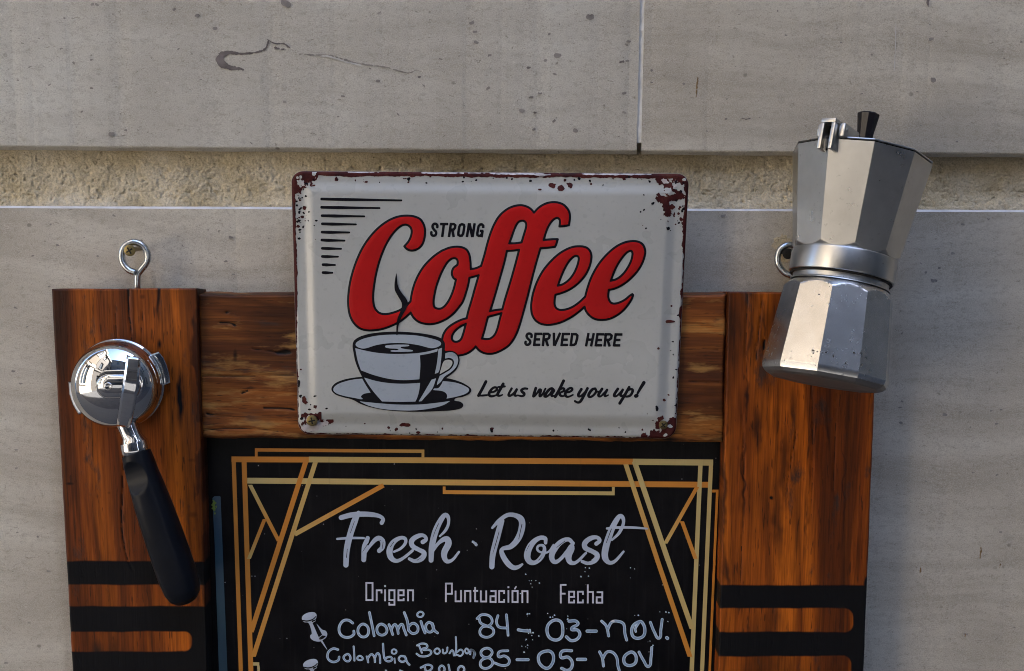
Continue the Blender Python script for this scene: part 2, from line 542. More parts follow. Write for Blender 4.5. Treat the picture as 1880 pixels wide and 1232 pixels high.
def wood_mat(name, along, dark, midc, light, hot, seed=0.0, weather=0.0):
    """varnished plank with the grain along 'x' or 'z'; attribute fa: 1 = black spray paint, -1 = open crack"""
    n = NT(name, rough=0.42)
    S = (lambda a, b: (b, 1.0 * a, a)) if along == 'x' else (lambda a, b: (a, 1.0 * a, b))
    warp = n.noise(n.co(S(7, 1.6), loc=(seed, seed, seed)), 1.0, 2)
    wv = n.node('ShaderNodeCombineXYZ', {('Z' if along == 'x' else 'X'): n.math('MULTIPLY', warp, 1.5)})
    def gn(a, b, det=4, r=0.55, k=1.0):
        v = n.node('ShaderNodeVectorMath', {0: n.co(S(a, b), loc=(seed * 1.7, seed, seed * 0.6)), 1: wv}, operation='ADD')
        return n.noise(v, k, det, r)
    g1, g2, g3 = gn(26, 1.5, 5), gn(95, 4.0, 4, 0.6), gn(420, 14, 3, 0.6)
    pat = n.noise(n.co(S(14, 5), loc=(seed, 2, seed)), 1.0, 4, 0.6)
    col = n.ramp(g1, [(0.30, dark), (0.42, midc), (0.54, light), (0.63, hot), (0.72, midc)])
    ringn = gn(15, 0.9, 3, 0.5)
    ring = n.math('SINE', n.math('MULTIPLY', ringn, 60.0))
    col = n.mix(n.math('MULTIPLY', n.gate(ring, 0.60, 1.0), 0.38), col, dark)
    col = n.mix(n.math('MULTIPLY', n.gate(ring, -0.55, -1.0), 0.22), col, hot)
    fib = gn(800, 22, 3, 0.65)
    col = n.mix(1.0, col, n.ramp(fib, [(0.30, g4(0.62)), (0.5, g4(1.0)), (0.70, g4(1.30))]), 'MULTIPLY')
    por = n.noise(n.co(S(620, 60), loc=(seed, 7, seed)), 1.0, 2, 0.5)
    col = n.mix(n.math('MULTIPLY', n.gate(por, 0.64, 0.70), 0.65), col, (0.016, 0.008, 0.005, 1))
    col = n.mix(n.math('MULTIPLY', n.gate(g2, 0.55, 0.70), 0.55), col, tuple(c * 0.7 for c in dark[:3]) + (1,))
    col = n.mix(n.math('MULTIPLY', n.gate(g2, 0.42, 0.28), 0.45), col, hot)
    col = n.mix(n.math('MULTIPLY', n.gate(g3, 0.56, 0.68), 0.45), col, tuple(c * 0.35 for c in dark[:3]) + (1,))
    col = n.mix(n.math('MULTIPLY', n.gate(pat, 0.49, 0.66), 0.78), col, tuple(c * 0.5 for c in dark[:3]) + (1,))
    lam = n.noise(n.co(S(42, 0.35), loc=(seed * 2, 1, seed)), 1.0, 2, 0.5)
    col = n.mix(n.math('MULTIPLY', n.gate(lam, 0.54, 0.60), 0.45), col, tuple(c * 1.2 for c in dark[:3]) + (1,))
    # knots, bruises and nail holes
    kv = n.voro(n.co(S(24, 9), loc=(seed, 0, seed)), 1.0)
    kn = n.math('MULTIPLY', n.gate(kv, 0.16, 0.05), n.gate(pat, 0.46, 0.54))
    col = n.mix(n.math('MULTIPLY', kn, 0.9), col, (0.012, 0.008, 0.006, 1))
    sm = n.noise(n.co(S(60, 22), loc=(seed + 3, 0, 1)), 1.0, 5, 0.65)
    col = n.mix(n.math('MULTIPLY', n.gate(sm, 0.60, 0.72), 0.8), col, (0.030, 0.026, 0.024, 1))
    if weather:
        wz = n.noise(n.co(S(75, 16), loc=(9, 3, 2)), 1.0, 5, 0.65)
        col = n.mix(n.math('MULTIPLY', n.gate(wz, 0.54, 0.66), 0.8 * weather), col, (0.46, 0.25, 0.075, 1))
        wy = n.noise(n.co(S(40, 10), loc=(4, 8, 2)), 1.0, 5, 0.65)
        col = n.mix(n.math('MULTIPLY', n.gate(wy, 0.57, 0.68), 0.75 * weather), col, (0.05, 0.045, 0.04, 1))
    fa = n.attr()
    edge = n.math('ADD', fa, n.math('MULTIPLY', n.math('SUBTRACT', n.noise(n.co(S(90, 20)), 1.0, 4), 0.5), 0.35))
    paint = n.gate(edge, 0.30, 0.72)
    worn = n.math('MULTIPLY', n.gate(n.noise(n.co(S(130, 60)), 1.0, 4, 0.7), 0.72, 0.76), 0.6)
    col = n.mix(n.math('MULTIPLY', paint, n.math('SUBTRACT', 1.0, worn)), col, (0.0085, 0.0085, 0.0095, 1))
    col = n.mix(n.gate(fa, -0.25, -0.75), col, (0.006, 0.004, 0.003, 1))
    n.set('Base Color', col)
    n.set('Roughness', n.math('ADD', 0.34, n.math('MULTIPLY', g2, 0.30)))
    n.set('Specular IOR Level', n.math('SUBTRACT', 0.20, n.math('MULTIPLY', paint, 0.12)))
    h = n.math('ADD', n.math('MULTIPLY', g2, 0.7), n.math('MULTIPLY', g3, 0.5))
    h = n.math('SUBTRACT', h, n.math('MULTIPLY', n.gate(sm, 0.60, 0.75), 0.6))
    n.bump(h, 0.45, 0.0011)
    return n.m

def paint_mat(name, col, rough=0.35, var=0.12, coat=0.0, bump=0.0, spec=0.3):
    n = NT(name, rough=rough)
    n.set('Specular IOR Level', spec)
    a = n.noise(n.co(), 60.0, 4, 0.6)
    dk = tuple(c * (1 - var) for c in col[:3]) + (1,)
    lt = tuple(min(c * (1 + var), 1) for c in col[:3]) + (1,)
    n.set('Base Color', n.ramp(a, [(0.3, dk), (0.7, lt)]))
    if coat:
        n.set('Coat Weight', coat); n.set('Coat Roughness', 0.12)
    if bump:
        n.bump(n.noise(n.co(), 260.0, 3), bump, 0.0006)
    return n.m

def metal_mat(name, col, rough, spots=0.0, scratch=0.15, var=0.08):
    n = NT(name, rough=rough, metal=1.0)
    c = n.co()
    a, b = n.noise(c, 55.0, 5, 0.6), n.noise(c, 70.0, 4, 0.6)
    base = n.ramp(a, [(0.3, tuple(q * (1 - var) for q in col[:3]) + (1,)), (0.7, tuple(min(q * (1 + var), 1) for q in col[:3]) + (1,))])
    r = n.math('ADD', rough * 0.75, n.math('MULTIPLY', b, rough * 0.5))
    if spots:
        sp = n.noise(c, 330.0, 3, 0.5)
        reg = n.gate(n.noise(n.co(loc=(0.3, 0.1, 0.0)), 28.0, 3), 0.50, 0.62)
        g = n.math('MULTIPLY', n.math('MULTIPLY', n.gate(sp, 0.63, 0.69), reg), spots)
        base = n.mix(g, base, (0.05, 0.042, 0.035, 1))
        st = n.math('MULTIPLY', n.gate(n.noise(n.co(loc=(2, 1, 0)), 36.0, 5, 0.65), 0.56, 0.70), 0.45 * spots)
        base = n.mix(st, base, (0.20, 0.175, 0.14, 1))
        r = n.math('ADD', r, n.math('MULTIPLY', g, 0.4))
    n.set('Base Color', base)
    n.set('Roughness', r)
    if scratch:
        n.bump(n.noise(n.co((1, 1, 1)), 260.0, 3, 0.6), scratch, 0.0004)
    return n.m

M_ = {}
M_['stone_a'] = stone_mat("limestone_speckled", (1.02, 1.01, 0.935), 0.6, 1.0, 0.0)
M_['stone_b'] = stone_mat("limestone_veined", (1.05, 1.015, 0.905), 1.0, 0.65, 4.0)
M_['stone_c'] = stone_mat("limestone_bedded", (1.06, 1.015, 0.90), 1.0, 0.75, 9.0)
M_['plaster'] = plaster_mat()
M_['mortar'] = paint_mat("pale_mortar", (0.74, 0.73, 0.68, 1), 0.9, 0.2, bump=0.6)
M_['lit_edge'] = paint_mat("sky_lit_stone_edge", (0.66, 0.65, 0.64, 1), 0.9, 0.15, bump=0.5)  # paler colour paints sky light onto the upward chamfer
M_['stain'] = paint_mat("dark_stain", (0.155, 0.135, 0.128, 1), 0.9, 0.5)
M_['fossil'] = paint_mat("grey_fossil_spot", (0.26, 0.24, 0.22, 1), 0.9, 0.4)
M_['crack'] = paint_mat("crack_dark", (0.27, 0.25, 0.225, 1), 0.9, 0.3)
M_['pale_spot'] = paint_mat("pale_stone_spot", (0.56, 0.55, 0.52, 1), 0.9, 0.1)
M_['wood_l'] = wood_mat("brown_varnished_pine", 'z', (0.036, 0.010, 0.0035, 1), (0.135, 0.030, 0.0050, 1), (0.25, 0.058, 0.0075, 1), (0.48, 0.120, 0.011, 1), 1.0)
M_['wood_r'] = wood_mat("orange_varnished_pine", 'z', (0.045, 0.012, 0.0035, 1), (0.19, 0.041, 0.0055, 1), (0.32, 0.074, 0.0075, 1), (0.56, 0.138, 0.011, 1), 5.3)
M_['wood_t'] = wood_mat("weathered_pine", 'x', (0.055, 0.018, 0.008, 1), (0.155, 0.046, 0.011, 1), (0.27, 0.085, 0.018, 1), (0.46, 0.170, 0.032, 1), 2.1, 0.8)
M_['void'] = paint_mat("black_gap", (0.006, 0.006, 0.007, 1), 0.7, 0.2)

def chalk_mat():
    n = NT("black_painted_board", rough=0.28)
    st = n.noise(n.co((300, 300, 12)), 1.0, 4, 0.6)
    bl = n.noise(n.co(), 30.0, 4, 0.6)
    col = n.ramp(bl, [(0.35, (0.003, 0.003, 0.004, 1)), (0.7, (0.0085, 0.008, 0.009, 1))])
    col = n.mix(n.math('MULTIPLY', n.gate(st, 0.55, 0.75), 0.5), col, (0.018, 0.017, 0.018, 1))
    vo = n.voro(n.co(), 130.0)
    cl = n.noise(n.co(), 45.0, 3)
    col = n.mix(n.math('MULTIPLY', n.gate(vo, 0.085, 0.04), n.gate(cl, 0.55, 0.63)), col, (0.42, 0.40, 0.40, 1))
    n.set('Base Color', col)
    n.set('Roughness', n.math('ADD', 0.22, n.math('MULTIPLY', st, 0.25)))
    n.set('Specular IOR Level', 0.10)
    n.bump(n.math('ADD', st, n.math('MULTIPLY', n.gate(cl, 0.55, 0.7), 0.4)), 0.35, 0.0008)
    return n.m
M_['board'] = chalk_mat()

def gold_mat():
    n = NT("printed_gold", rough=0.4)
    col = n.ramp(n.attr(), [(0.0, (0.60, 0.215, 0.022, 1)), (0.35, (0.62, 0.27, 0.045, 1)), (0.7, (0.60, 0.40, 0.125, 1)), (1.0, (0.55, 0.44, 0.19, 1))])
    n.set('Base Color', n.mix(n.math('MULTIPLY', n.gate(n.noise(n.co((300, 300, 12)), 1.0, 4), 0.6, 0.8), 0.25), col, (0.2, 0.1, 0.03, 1)))
    n.bump(n.noise(n.co((300, 300, 12)), 1.0, 4, 0.6), 0.2, 0.0006)
    return n.m
M_['gold'] = gold_mat()
M_['print_grey'] = paint_mat("printed_grey_white", (0.46, 0.52, 0.62, 1), 0.4, 0.10)
M_['print_white'] = paint_mat("printed_white", (0.62, 0.62, 0.70, 1), 0.4, 0.10)

def chalk_pen():
    n = NT("pale_blue_chalk_marker", rough=0.6)
    a = n.attr()
    core = n.mix(n.gate(n.noise(n.co(), 130.0, 4, 0.7), 0.40, 0.62), (0.20, 0.31, 0.46, 1), (0.38, 0.50, 0.64, 1))
    col = n.mix(n.gate(a, -1.5, -0.3), core, (0.60, 0.72, 0.85, 1))
    wh = n.gate(n.noise(n.co(loc=(1, 2, 3)), 95.0, 3), 0.66, 0.72)
    n.set('Base Color', n.mix(wh, col, (0.75, 0.75, 0.76, 1)))
    n.bump(n.noise(n.co(), 400.0, 3), 0.3, 0.0006)
    return n.m
M_['marker'] = chalk_pen()
M_['teal'] = None
def teal_mat():
    n = NT("teal_tape", rough=0.3)
    a = n.noise(n.co((20, 20, 5)), 1.0, 4)
    col = n.ramp(a, [(0.3, (0.018, 0.048, 0.085, 1)), (0.5, (0.04, 0.09, 0.115, 1)), (0.7, (0.065, 0.12, 0.13, 1))])
    n.set('Base Color', col)
    return n.m
M_['teal'] = teal_mat()
M_['teal_fleck'] = paint_mat("yellow_green_fleck", (0.20, 0.30, 0.05, 1), 0.5, 0.4)

def enamel(name, col, rough, var=0.06, coat=0.25, spec=0.35):
    n = NT(name, rough=rough)
    n.set('Specular IOR Level', spec)
    c = n.co()
    a, b = n.noise(c, 14.0, 4, 0.6), n.noise(c, 22.0, 3, 0.6)
    k = lambda q: tuple(min(x * q, 1) for x in col[:3]) + (1,)
    base = n.ramp(a, [(0.3, k(1 - var)), (0.7, k(1 + var))])
    base = n.mix(n.math('MULTIPLY', n.gate(n.noise(c, 300.0, 3), 0.58, 0.72), 0.22), base, k(0.55))
    n.set('Base Color', base)
    n.set('Roughness', n.math('ADD', rough * 0.85, n.math('MULTIPLY', b, rough * 0.3)))
    n.set('Coat Weight', coat); n.set('Coat Roughness', 0.2)
    n.bump(n.noise(c, 9.0, 1), 0.05, 0.002)
    return n.m
M_['cream'] = enamel("grey_cream_enamel", (0.435, 0.442, 0.415, 1), 0.28, 0.06, 0.6, 0.5)
M_['cup_white'] = enamel("blue_white_print", (0.36, 0.41, 0.465, 1), 0.34)
M_['red'] = enamel("red_enamel", (0.44, 0.009, 0.009, 1), 0.40, 0.10, 0.06, 0.16)
M_['ink'] = enamel("black_ink", (0.005, 0.005, 0.008, 1), 0.40, 0.2, 0.04, 0.12)
def rust_mat():
    n = NT("maroon_rust", rough=0.6)
    n.set('Specular IOR Level', 0.12)
    a, b = n.noise(n.co(), 60.0, 5, 0.65), n.noise(n.co(), 260.0, 4, 0.6)
    col = n.ramp(a, [(0.35, (0.030, 0.007, 0.008, 1)), (0.55, (0.065, 0.013, 0.012, 1)), (0.75, (0.10, 0.034, 0.022, 1))])
    n.set('Base Color', n.mix(n.math('MULTIPLY', n.gate(b, 0.55, 0.7), 0.6), col, (0.018, 0.010, 0.010, 1)))
    n.bump(b, 0.5, 0.0007)
    return n.m
M_['rust'] = rust_mat()
M_['bare'] = paint_mat("bare_scraped_metal", (0.50, 0.46, 0.46, 1), 0.4, 0.35)
M_['brass'] = metal_mat("aged_brass", (0.24, 0.19, 0.085, 1), 0.42, 0.3)
M_['dark_recess'] = paint_mat("dark_recess", (0.01, 0.009, 0.006, 1), 0.6, 0.2)
M_['zinc'] = metal_mat("zinc_plated_steel", (0.52, 0.55, 0.57, 1), 0.26, 0.15)
M_['chrome'] = metal_mat("polished_chrome", (0.62, 0.63, 0.65, 1), 0.05, 0.0, 0.0, 0.02)
M_['plastic'] = paint_mat("black_plastic_grip", (0.006, 0.0075, 0.0115, 1), 0.36, 0.15, bump=0.1, spec=0.16)
M_['alu'] = metal_mat("worn_aluminium", (0.50, 0.50, 0.49, 1), 0.30, 0.25, 0.03)
M_['alu_spot'] = metal_mat("pitted_aluminium", (0.64, 0.635, 0.625, 1), 0.23, 1.0, 0.03, 0.12)
M_['alu_under'] = metal_mat("dark_aluminium_underside", (0.22, 0.22, 0.225, 1), 0.6, 0.3, 0.1)  # darker metal puts underside shade into the colour, muting the post's reflection
M_['alu_dull'] = metal_mat("dull_aluminium", (0.50, 0.50, 0.49, 1), 0.36, 0.5, 0.15)
M_['bakelite'] = paint_mat("black_bakelite", (0.012, 0.011, 0.014, 1), 0.25, 0.2)
M_['seal'] = paint_mat("dark_seal_and_slot_shade", (0.012, 0.011, 0.010, 1), 0.7, 0.3)

# ------------------------------------------------------------------ the street: ground and the buildings opposite (they light the wall and show in the chrome)
GZ = -1.55
mb = MB()
mb.add([(-120, -120, GZ), (120, -120, GZ), (120, 6, GZ), (-120, 6, GZ)], [(0, 1, 2, 3)])
def asphalt():
    n = NT("asphalt", rough=0.9)
    n.set('Base Color', n.ramp(n.noise(n.co(), 3.0, 6, 0.7), [(0.3, (0.03, 0.03, 0.032, 1)), (0.7, (0.055, 0.054, 0.053, 1))]))
    n.bump(n.noise(n.co(), 90.0, 3), 0.5, 0.01)
    return n.m
tag(mb.build("road", asphalt()), kind="structure")
mb = MB()
mb.box((0, 0, 0), np.eye(3), (-30, -1.5, GZ), (30, 0.0, GZ + 0.12))
tag(mb.build("pavement", paint_mat("paving_stone", (0.10, 0.097, 0.093, 1), 0.85, 0.2)), kind="structure")

def facade(name, label, o, u, width, height, wallcol, cols, rows, depth=6.0, cornice=True, base=None, dim_band=None):
    """a street front from o along unit vector u; its face looks to the right of u"""
    o = np.array(o, float)
    u = np.array(u, float) / np.linalg.norm(u)
    nrm = np.array([u[1], -u[0], 0.0])
    ax = np.array([u, nrm, [0, 0, 1.0]])
    t = thing(name, o, label, "building")
    w = MB()
    cw, rh = width / cols, height / rows
    ww, wh = cw * 0.36, rh * 0.56
    xs = [0.0]
    for i in range(cols):
        xs += [cw * (i + 0.5) - ww / 2, cw * (i + 0.5) + ww / 2]
    xs.append(width)
    zs = [0.0]
    for j in range(rows):
        zs += [rh * (j + 0.2), rh * (j + 0.2) + wh]
    zs.append(height)
    for i in range(len(xs) - 1):
        for j in range(len(zs) - 1):
            if i % 2 == 1 and j % 2 == 1:
                continue
            w.box(o, ax, (xs[i], -depth if i % 2 == 0 else -0.4, zs[j]), (xs[i + 1], 0, zs[j + 1]), 1 if (zs[j] < 3.0 and base) else (2 if (dim_band and (i == len(xs) - 2 or j == 2)) else 0))  # added dark band and end strip dim the reflection in the pot's lower facet
    w.build("wall", [paint_mat(name + "_render", wallcol, 0.9, 0.08), paint_mat(name + "_base", base or wallcol, 0.9, 0.08), paint_mat(name + "_dim_band", dim_band or wallcol, 0.9, 0.08)], t)
    mg = paint_mat(name + "_glass", (0.03, 0.04, 0.05, 1), 0.08, 0.2)
    mf = paint_mat(name + "_frame", tuple(min(1, c * 1.1) for c in wallcol[:3]) + (1,), 0.6, 0.05)
    first = None
    for i in range(cols):
        for j in range(rows):
            x0, z0 = xs[1 + 2 * i], zs[1 + 2 * j]
            q = MB()
            q.box(o, ax, (x0 + .002, -0.30, z0 + .002), (x0 + ww - .002, -0.26, z0 + wh - .002), 0)
            q.box(o, ax, (x0 + ww / 2 - .05, -0.255, z0 + .01), (x0 + ww / 2 + .05, -0.22, z0 + wh - .01), 1)
            q.box(o, ax, (x0 - .1, 0.003, z0 - .14), (x0 + ww + .1, 0.16, z0 - .003), 1)
            q.build("window", [mg, mf], t)
    if cornice:
        c = MB()
        c.box(o, ax, (-.2, 0.003, height - .5), (width + .2, .45, height + .1))
        c.build("cornice", mf, t)
        c = MB()
        c.box(o, ax, (-.1, 0.003, height * 0.33), (width + .1, .18, height * 0.33 + .25))
        c.build("string_course", mf, t)
    return t
# sunlit house front across the street on the left, shaded tall house straight across and to the right
facade("sunlit_house", "sunlit cream house front near by on the left, mirrored bright in the chrome filter head", (-4.55, -4.6, GZ), (-0.12, 1, 0), 4.2, 11.5, (0.52, 0.455, 0.37, 1), 1, 2, base=(0.50, 0.44, 0.36, 1), dim_band=(0.12, 0.098, 0.074, 1))
facade("added_dark_house", "dark brown house front further down the street than the cream one, mirrored in the chrome", (-3.6, -12.46, GZ), (-0.12, 1, 0), 7.8, 10.5, (0.085, 0.075, 0.065, 1), 2, 3, base=(0.060, 0.053, 0.046, 1))  # unseen front added to darken the pot's upper facet
facade("shaded_house", "tall shaded grey house across the street, mirrored dark in the pot facets", (24.0, -6.0, GZ), (-1, 0, 0), 19.4, 20.0, (0.10, 0.095, 0.092, 1), 7, 5, 1.5)
facade("far_house", "shaded brown house at the far end of the side street, mirrored between the other two", (9.0, -15.0, GZ), (-1, 0, 0), 15.4, 15.0, (0.085, 0.08, 0.078, 1), 4, 3)

facade("added_blocking_house", "shaded house closing the street on the right, mirrored grey in the pot's right facets", (9.5, 0.6, GZ), (0, -1, 0), 7.0, 20.0, (0.14, 0.138, 0.135, 1), 2, 4)  # unseen house added to block sky glare and sun from the right

# ------------------------------------------------------------------ stone wall
WB = V3(940, 616, 0.0)
wall = thing("stone_wall", (0, 0.0, GZ), "pale limestone wall of large blocks with a recessed rough plaster band", "wall")
def lip_y(px):          # photograph row of the upper blocks' lower edge
    return 268.5 + 14.0 * np.asarray(px, float) / 1880.0
def ledge_y(px):        # row of the lower block's upper edge
    return 378.5 + 7.5 * np.asarray(px, float) / 1880.0
XS = np.concatenate([[-5200, -1500], np.arange(-160, 2041, 8.0), [3400, 7000]])
def block_course(mb, xs, edge, sgn, prof, mats, wob=0.7, seed=0, far=None):
    """a stone course: flat face ending at a chipped edge that turns back into the wall; prof: (pixels past the edge, depth)"""
    xs = np.asarray(xs, float)
    e = edge(xs)
    inside = (xs > -170) & (xs < 2050)
    rows = []
    for k, (dp, dd) in enumerate(prof):
        w = noise2(xs, xs * 0 + k * 3.1, 26, 4, seed + k) * wob * (1.0 if k else 0.6) * inside
        rows.append(PT(xs, e + sgn * dp + w, dd + np.minimum(0, noise2(xs, xs * 0 + 9 + k, 40, 4, seed + 5)) * 0.0006 * inside))
    P = np.array(rows)
    f = P[0].copy()
    f[:, 2] = far
    f[:, 1] = 0.0
    mb.grid(np.array([f, P[0]]), mats[0], False)
    for a in range(len(P) - 1):
        mb.grid(P[a:a + 2], mats[1 + a], False)
JX = lambda py: 1181.5 - 9.0 * np.asarray(py, float) / 270.0 - 4.5      # joint centre line
upl, upr, low = MB(), MB(), MB()
lipprof = [(-2.0, 0.0), (0.5, -0.0006), (6.0, -0.0045), (7.5, -0.0300)]
xl = XS[XS < 1165].tolist() + [1169.0]
xr = [1177.5] + XS[XS > 1184].tolist()
block_course(upl, xl, lip_y, 1, lipprof, [0, 0, 0, 0], 0.8, 3, 6.5)
block_course(upr, xr, lip_y, 1, lipprof, [0, 0, 0, 0], 0.8, 13, 6.5)
for b, x in ((upl, 1169.0), (upr, 1177.5)):          # the blocks' ends at the joint
    e = V3(x, float(lip_y(x)), 0.0)
    s_ = -1 if b is upl else 1
    top = e + np.array([(6.5 - e[2]) * 0.0, 0, 0])
    b.add([e, (e[0], 0.03, e[2]), (e[0], 0.03, 6.5), (e[0], 0.0, 6.5)], [(0, 1, 2, 3)])
block_course(low, XS, ledge_y, -1, [(-3.6, 0.0), (-0.2, -0.0026), (0.8, -0.0120), (1.2, -0.030)], [0, 1, 1, 0], 0.35, 23, GZ - 0.1)

_sd = [0]
def shape(mb, pts, mat, depth=0.0002, warp=3.0, ws=7.0, seed=0, r=None, closed=False, stepw=0.8):
    """an irregular stain: a pen stroke or a blob with a noisy outline"""
    P = np.array([p[:2] for p in pts], float)
    m = max([p[2] for p in pts if len(p) > 2] + [r or 2]) + 10
    f = Field(P[:, 0].min() - m, P[:, 1].min() - m, P[:, 0].max() + m, P[:, 1].max() + m, stepw)
    f.pen(pts, r, closed)
    f.F = f.F + noise2(f.X, f.Y, ws, 4, seed) * warp
    _sd[0] += 1
    f.mesh(mb, depth + (_sd[0] % 40) * 6e-6, 0.0, mat)
# dark hooked smear, the hairline crack beside it, fossil spots
shape(upl, [(414, 97, 4), (405, 104, 6), (404, 112, 6.5), (412, 120, 6), (424, 124, 4), (445, 127, 2.2)], 1, warp=1.8, ws=4, seed=2)
shape(upl, [(410, 99, 4), (420, 96, 3.5), (435, 98, 2.4), (455, 98, 1.7), (478, 94, 1.6), (488, 88, 1.4), (493, 75, 1.4)], 1, warp=1.0, ws=4, seed=4)
shape(upl, [(492, 73, 1.0), (505, 80, 1.0), (520, 80, 1.2), (531, 87, 1.5)], 1, warp=0.8, ws=3, seed=5)
shape(upl, [(505, 88, 2.0), (520, 90, 1.2)], 1, warp=1.6, ws=4, seed=6)
shape(upl, [(550, 99, 1.0), (575, 101, 1.0), (600, 101, 0.8), (625, 107, 1.0), (650, 115, 1.4), (680, 120, 1.0), (712, 124, 0.9), (735, 131, 0.5), (752, 134, 0.6), (764, 129, 0.6), (783, 136, 0.5)], 3, warp=1.15, ws=4, seed=7)
shape(upl, [(585, 103.5, 1.0), (602, 103, 1.2), (640, 115, 1.2), (662, 119.5, 1.2)], 4, warp=0.8, ws=4, seed=8, depth=0.00025)
rs = np.random.RandomState(5)
for k, (x, y, r) in enumerate([(1084, 31, 7), (1024, 102, 6), (526, 5, 8), (1001, 111, 3), (694, 149, 4), (875, 77, 4), (872, 59, 3.5), (866, 42, 3.5), (523, 187, 3), (205, 246, 5), (320, 18, 3), (362, 29, 4), (395, 52, 4),
                               (1150, 82, 2.6), (896, 163, 3), (170, 8, 3), (178, 8, 3), (1057, 239, 4), (1017, 223, 3), (958, 203, 4), (980, 238, 3), (1008, 63, 2.4), (150, 205, 2), (168, 110, 2), (135, 115, 2), (118, 33, 2), (231, 239, 2.5)]):
    m = MB
    shape(upl, [(x - r * .35, y, r * .8), (x + r * .35, y + rs.randn(), r * .75)], 2 if k != 4 else 2, warp=r * 0.28, ws=r * 1.1, seed=20 + k)
for k in range(18):
    x, y = rs.uniform(770, 1160), rs.uniform(10, 265)
    r = rs.uniform(0.9, 2.4)
    shape(upl, [(x - r, y, r), (x + r, y + rs.randn() * 1.2, r * .7)], 1 if k % 3 == 0 else 2, warp=r * .5, ws=3, seed=60 + k)
for k in range(16):
    x, y = rs.uniform(10, 760), rs.uniform(10, 262)
    r = rs.uniform(0.8, 1.8)
    shape(upl, [(x - r, y, r), (x + r * 1.5, y + rs.randn() * 1.5, r * .6)], 2, warp=r * .5, ws=3, seed=160 + k)
for k, (x, y, r) in enumerate([(1709, 71, 4.5), (1714, 147, 5), (1256, 154, 2.5), (1197, 129, 2.5), (1333, 218, 2), (1544, 78, 1.8), (1757, 260, 2), (1875, 77, 2), (1690, 230, 1.5), (1428, 20, 2)]):
    shape(upr, [(x - r * .4, y, r * .8), (x + r * .5, y, r * .6)], 2, warp=r * 0.4, ws=r * 1.2, seed=40 + k)
shape(upr, [(1704, -4, 2.4), (1704, 6, 2.4), (1704, 12, 1.0)], 1, warp=1.0, ws=3, seed=51)
OCH = 5
shape(upr, [(1281, 143, 1.0), (1279, 165, 1.0), (1278, 178, 1.0)], OCH, warp=1.0, ws=4, seed=52)
shape(upr, [(1362, 217, 0.8), (1370, 219, 1.0), (1378, 217, .8)], 1, warp=.5, ws=3, seed=53)
shape(upr, [(1645, 30, 0.5), (1644, 80, 0.6), (1642, 130, 0.5)], 4, warp=0.4, ws=6, seed=54)
for k in range(22):
    x, y = rs.uniform(1190, 1870), rs.uniform(8, 268)
    r = rs.uniform(0.7, 1.5)
    shape(upr, [(x - r, y, r), (x + r * 1.4, y + rs.randn(), r * .6)], 2, warp=r * .5, ws=3, seed=260 + k)
for k, (x, y, r) in enumerate([(1328, 396, 4), (60, 470, 2), (93, 412, 2), (424, 436, 3), (180, 470, 2), (1750, 465, 3), (1735, 762, 3.5), (1654, 776, 3), (1830, 778, 2.5), (1838, 752, 2), (1656, 737, 2), (1837, 977, 2.5), (1700, 500, 2.5), (1725, 492, 2.5), (1715, 515, 5), (1820, 754, 2), (50, 600, 2), (30, 860, 2), (70, 985, 2), (1773, 1165, 3), (1830, 872, 2)]):
    shape(low, [(x - r * .5, y, r * .8), (x + r * .6, y + rs.randn() * .5, r * .6)], 2, warp=r * 0.4, ws=r * 1.2, seed=300 + k)
for k in range(40):
    x = rs.choice([rs.uniform(2, 92), rs.uniform(1612, 1878), rs.uniform(100, 530)])
    y = rs.uniform(395, 1228) if (x < 92 or x > 1612) else rs.uniform(395, 525)
    r = rs.uniform(0.7, 1.9)
    shape(low, [(x - r, y, r), (x + r * 1.4, y + rs.randn(), r * .6)], 2 if k % 3 else 3, warp=r * .5, ws=3, seed=400 + k)
for k, (x, y) in enumerate([(1801, 1005), (1800, 1012), (1836, 1030), (1772, 1160), (1690, 1040)]):
    shape(low, [(x, y, .8), (x, y + 8, 1.1), (x - 1, y + 13, .5)], 6, warp=1.0, ws=4, seed=520 + k)
shape(low, [(1432, 445, 12), (1442, 452, 12), (1436, 470, 8)], 7, warp=9, ws=10, seed=531)
stone_extra = [M_['stain'], M_['fossil'], M_['crack'], M_['pale_spot']]
ochre = paint_mat("ochre_rust_run", (0.24, 0.16, 0.08, 1), 0.9, 0.3)
seam = paint_mat("grey_bedding_seam", (0.235, 0.215, 0.19, 1), 0.9, 0.2)
upl.build("stone_block", [M_['stone_a']] + stone_extra, wall)
upr.build("stone_block", [M_['stone_b']] + stone_extra + [ochre], wall)
low.build("stone_block", [M_['stone_c'], M_['lit_edge'], M_['fossil'], M_['crack'], M_['pale_spot'], seam, ochre, M_['plaster']], wall)

JX0 = V3(1173.3, 269, 0)[0]
j = MB()                                              # flush mortar in the vertical joint
ys = np.arange(-200, 266, 6.0)
rows = []
for off in (-6, -3.5, 0, 3.5, 6):
    P = PT(JX(ys), ys, -0.0012 + 0.0006 * noise2(ys, ys * 0 + off, 12, 3, 8))
    P[:, 0] = JX0 + (off * 1.05 + noise2(ys, ys * 0 + off, 18, 3, 5) * 0.5) * KPX
    rows.append(P)
j.grid(np.array(rows), 0, True, flip=True)
e0, e1 = rows[0][0], rows[-1][0]
j.add([e0, e1, (e1[0], e1[1], 6.5), (e0[0], e0[1], 6.5)], [(0, 1, 2, 3)])
j.build("mortar_joint", M_['mortar'], wall)

